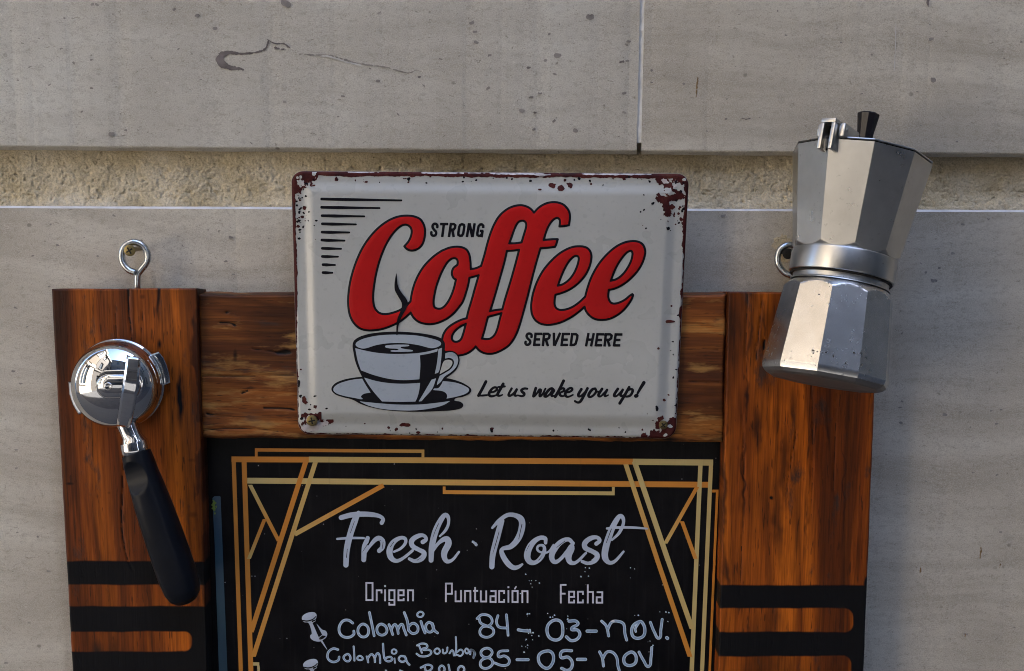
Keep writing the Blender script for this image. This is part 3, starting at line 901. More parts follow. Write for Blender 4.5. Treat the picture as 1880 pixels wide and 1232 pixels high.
b = MB()                                              # recessed band of rough plaster
xs, ys = np.arange(-160, 2041, 1.7), np.arange(255, 400, 1.7)
X, Y = np.meshgrid(xs, ys)
rough = noise2(X, Y, 70, 5, 11, 0.6) * 0.0020 - np.clip(noise2(X * .8, Y, 13, 3, 12, 0.6) - 0.25, 0, 1) * 0.0013 + noise2(X, Y, 4.2, 3, 17, 0.7) * 0.00055 - np.clip(noise2(X, Y, 7, 3, 19) - 0.35, 0, 1) * 0.0020
soft = sstep(262, 330, Y)
b.grid(PT(X, Y, -0.0140 + rough * (0.25 + 0.75 * soft) + 0.006 * sstep(350, 392, Y)), 0, True)
for xa, xb in ((-5200, -160), (2040, 7000)):
    b.add(np.array([V3(xa, 200, -0.0140), V3(xb, 200, -0.0140), V3(xb, 460, -0.0140), V3(xa, 460, -0.0140)]), [(3, 2, 1, 0)])
b.build("plaster_band", M_['plaster'], wall)
core = MB()                                           # the wall's body behind its facing
core.box((0, 0, 0), np.eye(3), (-5.0, 0.031, GZ - .1), (6.4, 0.45, 6.5))
core.build("wall_core", M_['mortar'], wall)

# ------------------------------------------------------------------ the framed menu board hanging on the wall
D_POST, D_RAIL, D_PAN, D_BACK = 0.036, 0.030, 0.017, 0.008
board = thing("menu_board", V3(880, 1232, D_BACK), "varnished wood framed black menu board with gold lines, titled Fresh Roast", "menu board")

def plank(name, quad, d_front, d_back, mat, paint=None, edge_noise=0.6, rnd=5.0, step=3.0, seed=0, marks=(), slope=0.0):
    """quad: photograph corners tl, tr, br, bl of the front face; paint(px, py) -> fa; marks: open cracks (pen strokes)"""
    tl, tr, br, bl = [np.array(p, float) for p in quad]
    w = np.linalg.norm(tr - tl); h = np.linalg.norm(bl - tl)
    nu, nv = int(w / step), int(h / step)
    u = np.concatenate([[0, 1.2 / w, 3 / w], np.linspace(rnd / w, 1 - rnd / w, nu), [1 - 3 / w, 1 - 1.2 / w, 1]])
    v = np.concatenate([[0, 1.2 / h, 3 / h], np.linspace(rnd / h, 1 - rnd / h, nv), [1 - 3 / h, 1 - 1.2 / h, 1]])
    U, V = np.meshgrid(u, v)
    P = ((1 - U) * (1 - V))[..., None] * tl + (U * (1 - V))[..., None] * tr + (U * V)[..., None] * br + ((1 - U) * V)[..., None] * bl
    X, Y = P[..., 0].copy(), P[..., 1].copy()
    wob = noise2(X, Y, 46, 4, seed) * edge_noise
    kx = np.clip(1 - np.minimum(U, 1 - U) * w / 14, 0, 1)
    ky = np.clip(1 - np.minimum(V, 1 - V) * h / 14, 0, 1)
    X += wob * kx * np.where(U < 0.5, 1, -1)
    Y += noise2(X, Y, 40, 4, seed + 9) * edge_noise * ky
    d = np.minimum(np.minimum(U, 1 - U) * w, np.minimum(V, 1 - V) * h)
    q = np.clip(1 - d / rnd, 0, 1)
    dep = d_front - 0.0019 * (1 - np.sqrt(np.clip(1 - q * q, 0, 1))) + noise2(X, Y, 90, 3, seed + 3) * 0.00025
    fa = np.zeros_like(X)
    if paint is not None:
        fa = paint(X, Y)
    for pts in marks:
        f = Field(X.min(), Y.min(), X.max(), Y.max(), 1.0)
        f.F[:] = 9
        f.pen(pts)
        jj = np.clip(((Y - f.y[0]) / f.step).round().astype(int), 0, len(f.y) - 1)
        ii = np.clip(((X - f.x[0]) / f.step).round().astype(int), 0, len(f.x) - 1)
        m = np.clip(0.5 - f.F[jj, ii] / 2.2, 0, 1)
        fa = np.where((m > 0.05) & (fa < 0.35), np.minimum(fa, fa * (1 - m) - m), fa)
        dep = dep - 0.0012 * m
    mb = MB()
    G = PT(X, Y, dep)
    mb.grid(G, 0, True, fa)
    loop = [(0, i) for i in range(G.shape[1])] + [(j, G.shape[1] - 1) for j in range(1, G.shape[0])] + [(G.shape[0] - 1, i) for i in range(G.shape[1] - 2, -1, -1)] + [(j, 0) for j in range(G.shape[0] - 2, 0, -1)]
    F0 = np.array([G[a] for a in loop])
    A0 = np.array([fa[a] for a in loop])
    F1 = F0.copy(); F1[:, 1] = -d_back
    if slope:
        F1[:, 2] = np.minimum(F1[:, 2], F0[:G.shape[1], 2].min() - slope)
    mb.grid(np.array([F0, F1]), 0, False, np.concatenate([A0, A0]), wrap=True)
    mb.add(F1[::4], [list(range(len(F1[::4])))], 0)
    return mb.build(name, mat, board)

def rr(X, Y, x0, y0, x1, y1, r):
    qx, qy = np.abs(X - (x0 + x1) / 2) - (x1 - x0) / 2 + r, np.abs(Y - (y0 + y1) / 2) - (y1 - y0) / 2 + r
    return np.hypot(np.maximum(qx, 0), np.maximum(qy, 0)) + np.minimum(np.maximum(qx, qy), 0) - r

def paint_left(X, Y):
    Ys = Y + noise2(X, Y, 60, 3, 4) * 1.0
    d = Ys - 1030
    p = sstep(-4, 5, d)
    for y0, y1, x1 in ((1074, 1113, 420), (1160, 1196, 352), (1243, 1280, 352), (1326, 1362, 352)):
        p = np.minimum(p, sstep(-4.5, 4.5, rr(X, Ys, -400, y0, x1, y1, 14)))
    # darker inner edge and dark streaks
    e = sstep(364, 350, X - (Y - 530) * 0.033 + 6 * noise2(X, Y, 30, 3, 8) + 10 * sstep(0.15, 0.5, noise2(X * 3, Y, 90, 3, 6)))
    p = np.maximum(p, 0.55 * (1 - e) * sstep(540, 560, Y + 40))
    st = np.exp(-((X - 292 - 3 * noise2(X, Y, 50, 2, 3)) / 4.0) ** 2) * sstep(660, 540, Y) * 0.72
    p = np.maximum(p, st)
    st = np.exp(-((X - 330 - 5 * noise2(X, Y, 40, 2, 5)) / 8.0) ** 2) * np.exp(-((Y - 735) / 65.0) ** 2) * 0.8
    p = np.maximum(p, st)
    for x, y, rx, ry, k in ((261, 545, 8, 7, .5), (293, 632, 5, 12, .7), (128, 888, 10, 4, .7), (350, 845, 14, 6, .5), (355, 945, 14, 10, .5), (200, 905, 6, 5, .5)):
        p = np.maximum(p, k * np.exp(-((X - x) / rx) ** 2 - ((Y - y) / ry) ** 2))
    return p

def paint_right(X, Y):
    Ys = Y + noise2(X, Y, 60, 3, 14) * 1.0
    p = sstep(-4, 5, Ys - 1074)
    for y0, y1 in ((1117, 1160), (1205, 1247), (1291, 1334), (1378, 1420)):
        p = np.minimum(p, sstep(-4.5, 4.5, rr(X, Ys, 900, y0, 1566 - (y0 - 1117) * 0.04, y1, 16)))
    p = np.maximum(p, sstep(-5, 5, X - (1588 - (Y - 1000) * 0.03)) * sstep(1055, 1075, Y + (X - 1580) * 0.6))
    for x, y, rx, ry, k in ((1389, 790, 13, 60, .60), (1440, 855, 16, 95, .62), (1428, 960, 12, 120, .58), (1460, 750, 9, 60, .56), (1365, 900, 4, 130, .7), (1370, 730, 4, 50, .7), (1375, 620, 5, 70, .6), (1520, 780, 5, 80, .58), (1548, 900, 3, 160, .52), (1416, 914, 4, 4, 1.0), (1330, 900, 6, 200, .62), (1335, 1050, 7, 50, .62), (1480, 960, 5, 120, .5), (1404, 590, 4, 40, .6)):
        p = np.maximum(p, k * np.exp(-((X - x - 5 * noise2(X, Y, 34, 3, 2)) / rx) ** 2 - ((Y - y) / ry) ** 2))
    return p

lq = [(95, 530.5), (362, 529.5), (394, 1700), (160, 1700)]
rq = [(1337, 535.5), (1613, 538.5), (1566, 1700), (1306, 1700)]
plank("post", lq, D_POST, D_BACK, M_['wood_l'], paint_left, seed=3, step=2.5, rnd=3.2, slope=0.0022, marks=[
    [(236, 529, 1.6), (236, 560, 1.6), (238, 585, 1.3), (241, 610, 1.0), (243, 640, .6)],
    [(226, 850, .8), (225, 910, .9), (223, 945, 1.1), (224, 975, 1.2), (232, 1020, .8), (244, 1048, .6)],
    [(262, 570, .5), (258, 640, .4)], [(215, 650, .4), (212, 560, .4)]])
plank("post", rq, D_POST, D_BACK, M_['wood_r'], paint_right, seed=7, step=2.5, rnd=3.2, slope=0.0022, marks=[
    [(1372, 540, .9), (1369, 640, .8), (1372, 700, .6)], [(1363, 760, .8), (1366, 900, .9), (1362, 1000, .9), (1358, 1090, .7)],
    [(1400, 545, .9), (1394, 600, .8), (1388, 660, .7)], [(1490, 700, .8), (1492, 820, .8), (1488, 960, .6)], [(1462, 790, 1.0), (1452, 850, .8), (1440, 920, .6)],
    [(1404, 625, 2.4), (1402, 640, 2.2)], [(1535, 720, .6), (1530, 900, .5)]])
plank("top_rail", [(363, 541), (1333, 541), (1327, 812), (371, 803)], D_RAIL, D_BACK, M_['wood_t'],
      lambda X, Y: np.maximum(0.62 * np.exp(-((Y - (801 + (X - 371) * 0.008)) / 9.0) ** 2) * (0.62 + 0.5 * noise2(X, Y * 3, 50, 4, 5)),
                              0.7 * np.exp(-((X - 432) / 6.0) ** 2 - ((Y - 652) / 16.0) ** 2)), seed=11, step=2.5, edge_noise=1.6, marks=[
    [(371, 690, .7), (450, 690, .8), (540, 688, .7)], [(404, 592, 1.4), (425, 594, 1.6), (432, 598, 2.2)], [(510, 648, 2.6), (524, 646, 4.0), (532, 647, 3.0)],
    [(415, 574, 2.0), (420, 573, 1.2)], [(462, 640, .8), (500, 645, .9), (525, 650, 1.0)], [(380, 760, 1.6), (400, 763, 1.0), (425, 764, .6)], [(484, 749, 2.0), (530, 750, 1.6), (541, 753, 1.4)], [(444, 722, 1.6), (455, 717, 1.6)],
    [(372, 790, .8), (430, 786, 1.0), (520, 792, .8)], [(1290, 640, .7), (1318, 642, .7)], [(1265, 700, .6), (1320, 703, .7)]])

# the dark gaps between posts and rail, and the black panel behind
p = MB()
pan = [(345, 780), (1345, 786), (1310, 1700), (392, 1700)]
G = np.array([[V3(*pan[0], D_PAN), V3(*pan[1], D_PAN)], [V3(*pan[3], D_PAN), V3(*pan[2], D_PAN)]])
p.grid(G, 0, False)
Gb = G.copy(); Gb[..., 1] = -0.0095
p.grid(Gb, 0, False, flip=True)
for a, b_ in (((0, 0), (0, 1)), ((0, 1), (1, 1)), ((1, 1), (1, 0)), ((1, 0), (0, 0))):
    p.add([G[a], G[b_], Gb[b_], Gb[a]], [(0, 1, 2, 3)])
panel = p.build("black_panel", M_['board'], board)

gold = MB()
_lv = [0]
def bar(a, b, w, c0, c1, ends=None):
    """printed bar between two photograph points, colour value c0..c1 (0 orange, 1 pale)"""
    _lv[0] += 1
    d = D_PAN + 0.00012 + 0.00003 * _lv[0]
    a, b = np.array(a, float), np.array(b, float)
    t = (b - a) / np.linalg.norm(b - a)
    n = np.array([-t[1], t[0]]) * w / 2
    if ends == 'h':                       # ends cut level
        n = np.array([w / 2 / max(abs(t[1]), .2), 0]) * (1 if t[1] < 0 else -1)
    k = np.linspace(0, 1, 9)
    A = a + (b - a) * k[:, None]
    P = np.stack([A + n, A - n])
    gold.grid(PT(P[..., 0], P[..., 1], d), 0, False, np.tile(c0 + (c1 - c0) * k, 2), flip=True)
# left cluster
bar((428.8, 838.5), (458, 1700), 7.5, 0, .25, 'h'); bar((448, 843), (476, 1700), 9, 0, .3, 'h')
bar((465, 882.5), (1301, 890), 10.5, 1, .05)
bar((454, 882.5), (560, 883.4), 10.5, .95, .75)
bar((579, 849), (465, 1206), 8.5, .75, .3, 'h'); bar((561, 849), (461, 1161), 9, 0, .15, 'h')
bar((459, 890), (512, 994), 7, .85, 0.05, 'h'); bar((486, 953), (457, 1026), 6.5, 0, .75, 'h')
bar((704, 891), (541, 981), 8.5, .1, .7)
bar((425, 843.3), (567, 843.9), 10.5, 0, .1); bar((567, 843.6), (1166, 847.6), 10.5, .85, .03)
bar((468, 826), (779, 828.5), 6.2, .05, .6); bar((470.5, 829), (470.5, 838.4), 5, .05, .1); bar((776.5, 831.4), (776.5, 839.6), 5, .6, .6)
bar((813, 903.5), (1128.5, 905.8), 7, .3, .9); bar((815.5, 893.3), (815.5, 900.2), 5, .2, .25); bar((1126, 894.2), (1126, 902.4), 5, .85, .9)
bar((464.5, 1219), (476, 1219), 6, 1, 1); bar((474.5, 1222), (492, 1700), 4.5, 1, .9, 'h')
# right cluster
bar((1286, 853), (1250, 1700), 8, .95, .85, 'h'); bar((1305.5, 849), (1268.5, 1700), 7.5, .9, .95, 'h'); bar((1317, 899), (1283, 1700), 4.6, .05, .15, 'h')
bar((1307.5, 901.5), (1319.2, 901.5), 5, .05, .05)
bar((1149, 852.6), (1207.5, 1030), 8.5, .8, .35, 'h'); bar((1207.5, 1030), (1267, 1206), 8.5, .35, .1, 'h')
bar((1280, 894), (1221.5, 998), 7, .1, .75, 'h'); bar((1252, 957), (1277, 1026), 7, .1, .3, 'h')
bar((1165, 848), (1227, 1030), 9.5, .95, .9, 'h'); bar((1227, 1030), (1271, 1155), 9, .9, .8, 'h')
bar((1162, 847.8), (1309.3, 849.3), 11.2, .95, .95)
gold.build("gold_lines", M_['gold'], board)

t_ = MB()
f = Field(384, 905, 432, 1700, 2.0)
f.poly([[(390, 914), (394, 911), (405, 911), (417.5, 1232), (436, 1700), (421, 1700), (402, 1232), (394, 1000)]], spl=False)
f.mesh(t_, D_PAN + 0.0004, 0.0, 0)
f = Field(386, 912, 400, 955, 0.8)
f.pen([(392, 920, 2.5), (393, 930, 3), (394, 942, 1.5)]); f.F += noise2(f.X, f.Y, 3, 3, 4) * 2.4
f.mesh(t_, D_PAN + 0.0006, 0.0, 1)
t_.build("teal_strip", [M_['teal'], M_['teal_fleck']], board)

D_TXT = D_PAN + 0.0016
# "Fresh Roast"
T = MB()
f = Field(610, 930, 850, 1050, 0.8); z = zz(600, 920, 300 / 1880)
for st in ([(165, 190, 28), (280, 160, 30), (400, 150, 30), (520, 155, 28), (610, 175, 22), (648, 210, 20), (632, 250, 24)],
           [(365, 135, 24), (320, 230, 38), (265, 400, 36), (230, 560, 35), (220, 735, 30)], [(120, 435, 13), (260, 425, 15), (425, 425, 13)],
           [(470, 425, 24), (435, 530, 32), (425, 675, 28)], [(440, 600, 14), (500, 510, 18), (585, 428, 28), (638, 455, 30), (640, 530, 28), (602, 572, 25)],
           [(775, 582, 13), (850, 545, 15), (905, 480, 18), (898, 430, 20), (840, 425, 22), (760, 480, 30), (722, 570, 36), (738, 650, 32), (800, 688, 22), (880, 655, 17), (985, 570, 16)],
           [(1105, 470, 26), (1143, 440, 20), (1115, 397, 20), (1050, 402, 26), (978, 455, 30), (985, 515, 28), (1060, 560, 24), (1120, 600, 28), (1090, 660, 32), (1015, 690, 22), (950, 665, 18)],
           [(1300, 405, 11), (1370, 330, 17), (1402, 240, 17), (1375, 160, 24), (1320, 205, 30), (1250, 350, 36), (1208, 530, 34), (1200, 680, 28)],
           [(1225, 570, 14), (1290, 480, 20), (1375, 435, 32), (1400, 485, 38), (1350, 600, 36), (1375, 688, 26), (1440, 680, 17), (1520, 585, 13)]):
    f.pen(z(st))
g = Field(610, 930, 850, 1050, 0.8)
for st in ([(318, 235, 3), (270, 370, 3)], [(236, 550, 3), (226, 650, 4)], [(500, 455, 4), (440, 540, 3), (408, 590, 2)], [(648, 470, 3), (636, 550, 3)], [(772, 468, 3), (728, 530, 3)], [(1285, 260, 4), (1245, 350, 3), (1215, 440, 2)], [(1040, 680, 3), (1090, 650, 2)], [(560, 480, 2), (620, 450, 3)]):
    g.pen(z(st))
f.cut(g.F); f.mesh(T, D_TXT, 0.0, 0)
f = Field(885, 930, 1195, 1055, 0.8); z = zz(880, 920, 320 / 1880)
for st in ([(140, 288, 13), (210, 215, 22), (300, 152, 22), (380, 152, 24), (450, 195, 34), (460, 280, 35), (420, 400, 34), (340, 490, 28), (245, 520, 20), (250, 580, 28), (310, 675, 30), (370, 718, 26), (420, 710, 20), (463, 682, 12)],
           [(240, 215, 30), (190, 400, 33), (145, 580, 31), (135, 708, 28)],
           [(715, 450, 18), (708, 402, 22), (640, 402, 24), (560, 470, 32), (517, 580, 36), (540, 650, 30), (600, 663, 22), (670, 605, 24), (702, 530, 20), (690, 482, 15), (640, 482, 13), (625, 520, 13), (660, 550, 12), (740, 550, 11), (800, 470, 9)],
           [(1010, 455, 20), (960, 413, 22), (880, 442, 28), (810, 520, 32), (780, 600, 30), (810, 655, 24), (870, 630, 18), (950, 540, 20), (998, 495, 28), (962, 590, 36), (980, 658, 26), (1040, 663, 17), (1150, 560, 13)],
           [(1262, 460, 22), (1298, 425, 20), (1268, 392, 20), (1200, 402, 26), (1138, 455, 28), (1145, 505, 28), (1220, 543, 24), (1272, 585, 28), (1245, 640, 28), (1170, 670, 20), (1110, 652, 17)],
           [(1430, 420, 11), (1510, 340, 17), (1555, 230, 17), (1530, 162, 22), (1480, 205, 28), (1410, 350, 34), (1360, 520, 36), (1357, 610, 34), (1400, 663, 22), (1460, 650, 17), (1555, 545, 12)],
           [(1378, 295, 13), (1500, 285, 14), (1650, 285, 14), (1810, 297, 10)]):
    f.pen(z(st))
g = Field(885, 930, 1195, 1055, 0.8)
for st in ([(213, 330, 3), (180, 450, 4), (145, 570, 2)], [(460, 250, 4), (425, 410, 3)], [(925, 430, 3), (835, 500, 3)], [(1425, 300, 4), (1370, 450, 3)], [(640, 640, 3), (680, 590, 2)], [(540, 470, 3), (505, 540, 2)], [(1160, 655, 2), (1210, 640, 3)]):
    g.pen(z(st))
f.cut(g.F); f.mesh(T, D_TXT, 0.0, 0)
for q in (([(869, 995), (874, 1000)], 2.4), ):
    f = Field(860, 985, 885, 1010, 0.8); f.pen(q[0], q[1]); f.F += noise2(f.X, f.Y, 4, 2, 3); f.mesh(T, D_TXT, 0, 0)
T.build("title_lettering", M_['print_grey'], board)

# column headings: square condensed letters
H = MB()
f = Field(662, 1060, 770, 1122, 0.6); z = zz(540, 1050, 360 / 1880)
A = lambda q, r=8.2, closed=False: f.block(z(q), r * 360 / 1880, closed)
A([(692, 106), (752, 106), (752, 270), (692, 270)], closed=True)
A([(792, 281), (792, 168)]); A([(784, 176), (838, 176), (838, 206)])
A([(872, 168), (872, 281)]); A([(872, 126), (872, 146)], 9)
A([(912, 176), (962, 176), (962, 270), (912, 270)], closed=True); A([(962, 170), (962, 315), (905, 315)]); A([(912, 315), (912, 292)])
A([(1000, 224), (1050, 224), (1050, 176), (1000, 176), (1000, 272), (1058, 272)]); A([(1050, 272), (1050, 250)])
A([(1092, 281), (1092, 168)]); A([(1092, 176), (1140, 176), (1140, 281)])
f.mesh(H, D_TXT, 0, 0)
H.build('column_heading', M_['print_white'], board); H = MB()
f = Field(810, 1060, 980, 1122, 0.6)
A([(1455, 290), (1455, 104)]); A([(1455, 112), (1513, 112), (1513, 210), (1455, 210)])
A([(1548, 180), (1548, 282), (1600, 282), (1600, 174)]); A([(1600, 290), (1600, 180)])
A([(1638, 290), (1638, 175)]); A([(1638, 183), (1690, 183), (1690, 290)])
A([(1735, 145), (1735, 282), (1765, 282)]); A([(1716, 182), (1764, 182)])
A([(1790, 178), (1790, 284), (1842, 284), (1842, 178)]); A([(1842, 290), (1842, 180)])
z = zz(860, 1050, 400 / 1880)
A = lambda q, r=7.4, closed=False: f.block(z(q), r * 400 / 1880, closed)
A([(190, 165), (235, 165), (235, 268)]); A([(235, 210), (190, 210), (190, 259), (235, 259)])
A([(308, 190), (308, 165), (265, 165), (265, 259), (308, 259), (308, 235)])
A([(345, 158), (345, 266)]); A([(345, 124), (345, 140)], 8)
A([(380, 165), (425, 165), (425, 260), (380, 260)], closed=True); A([(397, 150), (414, 124)], 6.5)
A([(465, 268), (465, 158)]); A([(465, 166), (510, 166), (510, 268)])
f.mesh(H, D_TXT, 0, 0)
H.build('column_heading', M_['print_white'], board); H = MB()
f = Field(1020, 1060, 1115, 1122, 0.6)
A([(797, 272), (797, 105)]); A([(797, 112), (846, 112)]); A([(797, 188), (838, 188)])
A([(868, 216), (912, 216), (912, 171), (868, 171), (868, 264), (919, 264)]); A([(912, 264), (912, 240)])
A([(988, 198), (988, 171), (945, 171), (945, 264), (988, 264), (988, 238)])
A([(1030, 108), (1030, 272)]); A([(1030, 173), (1075, 173), (1075, 272)])
A([(1107, 175), (1155, 175), (1155, 273)]); A([(1155, 219), (1107, 219), (1107, 266), (1155, 266)])
f.mesh(H, D_TXT, 0, 0)
H.build("column_heading", M_['print_white'], board)

# handwriting in pale blue marker
W = MB()
f = Field(590, 1105, 880, 1300, 0.7); z = zz(540, 1050, 360 / 1880)
B = lambda q, r=12.5, closed=False: f.pen(z([(a[0], a[1], r) for a in q]), None, closed)
B([(562, 490), (520, 463), (470, 470), (435, 520), (435, 580), (470, 620), (530, 626), (572, 597), (572, 568)])
B([(660, 500), (620, 530), (613, 580), (645, 620), (690, 618), (713, 580), (703, 525)], closed=True)
B([(722, 390), (745, 500), (767, 612)])
B([(835, 500), (797, 530), (802, 585), (845, 606), (886, 580), (882, 530)], closed=True)
B([(910, 505), (928, 550), (945, 600)]); B([(930, 555), (965, 505), (990, 545), (998, 590)]); B([(993, 555), (1030, 502), (1052, 545), (1075, 605)])
B([(1056, 390), (1085, 470), (1097, 555)]); B([(1095, 525), (1140, 492), (1183, 522), (1180, 575), (1135, 590), (1097, 560)])
B([(1216, 475), (1236, 540), (1255, 585)]); B([(1212, 382), (1240, 400), (1225, 428), (1190, 428), (1182, 402)], 9, True)
B([(1328, 500), (1290, 484), (1262, 520), (1278, 570), (1320, 572), (1335, 530), (1325, 495)]); B([(1322, 500), (1345, 560), (1375, 585)])
f.mesh(W, D_TXT + 0.0004, 0, 0)
W.build('handwritten_line', M_['marker'], board); W = MB()
f = Field(590, 1160, 880, 1300, 0.7)
B = lambda q, r=11.0, closed=False: f.pen(z([(a[0], a[1], r) for a in q]), None, closed)
B([(420, 745), (375, 735), (328, 770), (324, 830), (370, 863), (422, 848), (432, 815)])
B([(510, 788), (475, 815), (490, 848), (522, 856), (540, 830), (530, 798)], 10, True)
B([(570, 715), (576, 780), (578, 850)], 9)
B([(630, 805), (605, 828), (628, 846), (658, 832)], 9, True)
B([(697, 812), (705, 840), (710, 866)], 10); B([(705, 832), (740, 790), (768, 815), (775, 864)], 10); B([(775, 822), (800, 780), (820, 805), (825, 872)], 10)
B([(852, 690), (858, 780), (872, 840), (905, 858), (940, 838), (920, 815), (872, 828)], 10)
B([(962, 830), (967, 872)], 8); B([(958, 742), (982, 760), (968, 784), (940, 778), (938, 755)], 8, True)
B([(1062, 812), (1022, 808), (1004, 838), (1035, 862), (1072, 842), (1062, 812)], 10); B([(1066, 822), (1085, 868), (1105, 890)], 10)
B([(1200, 712), (1225, 775)], 9); B([(1180, 705), (1220, 688), (1268, 695), (1275, 722), (1232, 742), (1295, 748), (1315, 775), (1280, 805), (1210, 808), (1175, 785)], 9.5)
B([(1365, 735), (1345, 760), (1368, 786), (1396, 768), (1388, 740)], 8.5, True)
B([(1425, 745), (1432, 780), (1462, 768), (1470, 725)], 8.5); B([(1490, 780), (1518, 752), (1532, 802)], 8.5)
B([(1550, 625), (1554, 720), (1548, 800)], 8.5); B([(1560, 770), (1600, 745), (1620, 775), (1595, 806), (1565, 795)], 8.5)
B([(1650, 735), (1640, 765), (1662, 782), (1672, 755)], 8, True); B([(1688, 790), (1700, 750), (1735, 780), (1720, 826)], 8.5)
B([(1250, 905), (1262, 950), (1268, 1000)], 10); B([(1215, 918), (1280, 890), (1322, 908), (1305, 942), (1258, 958)], 10)
B([(1410, 900), (1390, 930), (1408, 965), (1440, 945), (1435, 910)], 10, True); B([(1480, 890), (1490, 940), (1500, 1000)], 9)
B([(1595, 905), (1572, 935), (1590, 970), (1628, 950), (1625, 915)], 10, True); B([(1015, 945), (1040, 955)], 9); B([(880, 945), (900, 990)], 9)
f.mesh(W, D_TXT + 0.0004, 0, 0)
W.build('handwritten_line', M_['marker'], board); W = MB()
f = Field(870, 1118, 1240, 1300, 0.7); z = zz(860, 1050, 400 / 1880)
B = lambda q, r=12, closed=False: f.pen(z([(a[0], a[1], r) for a in q]), None, closed)
B([(75, 402), (115, 370), (180, 380), (205, 425), (180, 462), (122, 475), (98, 515), (115, 552), (170, 563), (216, 530), (208, 488), (155, 465), (105, 440), (92, 400)], 11)
B([(255, 378), (242, 430), (262, 474), (320, 484), (336, 480)], 11); B([(328, 370), (336, 460), (342, 546)], 11)
B([(430, 500), (475, 507), (528, 510)], 13); B([(1025, 511), (1102, 511)], 14)
B([(748, 415), (693, 450), (678, 510), (702, 568), (760, 588), (805, 558), (814, 490), (798, 432)], 13, True)
B([(868, 425), (925, 424), (945, 450), (890, 492), (942, 502), (962, 540), (935, 582), (885, 592), (845, 560)], 13)
B([(1150, 425), (1190, 468), (1210, 552)], 12); B([(1200, 500), (1238, 432), (1300, 428), (1340, 452), (1350, 530), (1365, 588)], 12)
B([(1480, 428), (1425, 460), (1408, 510), (1422, 558), (1465, 573), (1512, 550), (1522, 490), (1502, 440)], 13, True); B([(1470, 440), (1440, 490), (1444, 515)], 10)
B([(1570, 436), (1605, 520), (1645, 572), (1660, 500), (1672, 410)], 12); B([(1712, 568), (1718, 573)], 14)
f.mesh(W, D_TXT + 0.0004, 0, 0)
W.build('handwritten_line', M_['marker'], board); W = MB()
f = Field(862, 1180, 1210, 1300, 0.7)
B([(5, 690), (22, 672), (50, 690), (44, 740)], 9)
B([(155, 658), (112, 682), (116, 722), (165, 738), (204, 702), (192, 670)], 11, True); B([(160, 742), (108, 770), (110, 818), (160, 832), (208, 795), (198, 756)], 11, True)
B([(340, 680), (266, 690), (262, 732), (310, 725), (350, 755), (342, 798), (285, 806), (225, 785)], 11)
B([(420, 757), (515, 757)], 13); B([(942, 755), (1010, 755)], 14)
B([(680, 682), (622, 702), (603, 745), (622, 800), (680, 832), (724, 790), (734, 732), (715, 692)], 13, True)
B([(890, 680), (808, 686), (800, 738), (858, 735), (894, 775), (888, 828), (850, 850), (805, 832)], 13)
B([(1132, 690), (1155, 740), (1165, 812)], 12); B([(1158, 750), (1195, 692), (1245, 695), (1280, 740), (1290, 810), (1302, 850)], 12)
B([(1400, 692), (1347, 730), (1347, 788), (1390, 808), (1438, 788), (1448, 740), (1430, 702)], 13, True)
B([(1472, 692), (1510, 762), (1555, 816), (1575, 740), (1582, 652)], 12)
f.mesh(W, D_TXT + 0.0004, 0, 0)
W.build('handwritten_line', M_['marker'], board); W = MB()
rs = np.random.RandomState(8)
for (cx, cy, n_, sp) in ((976, 1068, 9, 9), (968, 1130, 4, 5), (977, 1164, 8, 5), (1008, 1130, 4, 4), (962, 1184, 7, 9), (1040, 1142, 4, 5), (1172, 1131, 2, 3), (1218, 1126, 4, 6), (1192, 1184, 3, 4), (1174, 1055, 3, 14), (1078, 1051, 6, 8)):
    for k in range(n_):
        x, y, r = cx + rs.randn() * sp, cy + rs.randn() * sp, rs.uniform(0.5, 1.5)
        f = Field(x - 4, y - 4, x + 4, y + 4, 0.6); f.pen([(x, y, r), (x + r * .6, y + .4, r * .7)]); f.mesh(W, D_TXT + 0.0002, 0, 0)
tag(W.build("marker_splashes", M_['marker'], board), kind='stuff')

def pin(dx, dy):
    m = MB()
    z0 = zz(370 + dx * 350 / 1859, 1000 + dy * 350 / 1859, 350 / 1859)
    q = z0([(975, 640), (1240, 1030)])
    f = Field(q[0][0], q[0][1], q[1][0], q[1][1], 0.6)
    f.poly([z0([(978, 720), (995, 685), (1050, 660), (1100, 660), (1122, 685), (1115, 725), (1098, 740), (1140, 790), (1180, 830), (1210, 840), (1226, 870), (1215, 905), (1190, 925), (1150, 945), (1100, 938), (1065, 915), (1060, 885), (1075, 868), (1060, 800), (1040, 762), (1000, 755)])])
    f.pen(z0([(1168, 935, 10), (1200, 985, 6), (1224, 1022, 2)]))
    f.mesh(m, D_TXT, 0, 0)
    for loop in ([(1072, 742), (1100, 732), (1180, 885), (1215, 890), (1190, 915), (1150, 930), (1144, 905)], ):
        f = Field(q[0][0], q[0][1], q[1][0], q[1][1], 0.6); f.poly([z0(loop)], spl=False); f.mesh(m, D_TXT + 0.0003, 0, 1)
    f = Field(q[0][0], q[0][1], q[1][0], q[1][1], 0.6); f.pen(z0([(984, 738, 5), (1030, 745, 6), (1085, 728, 5), (1116, 700, 4)])); f.mesh(m, D_TXT + 0.0004, 0, 1)
    f = Field(q[0][0], q[0][1], q[1][0], q[1][1], 0.6); f.pen(z0([(1078, 762, 3), (1112, 742, 3)])); f.pen(z0([(1142, 908, 3), (1180, 880, 3)])); f.mesh(m, D_TXT + 0.0006, 0, 0)
    m.build("pushpin_drawing", [M_['print_grey'], M_['board']], board)
pin(0, 0); pin(13, 457)

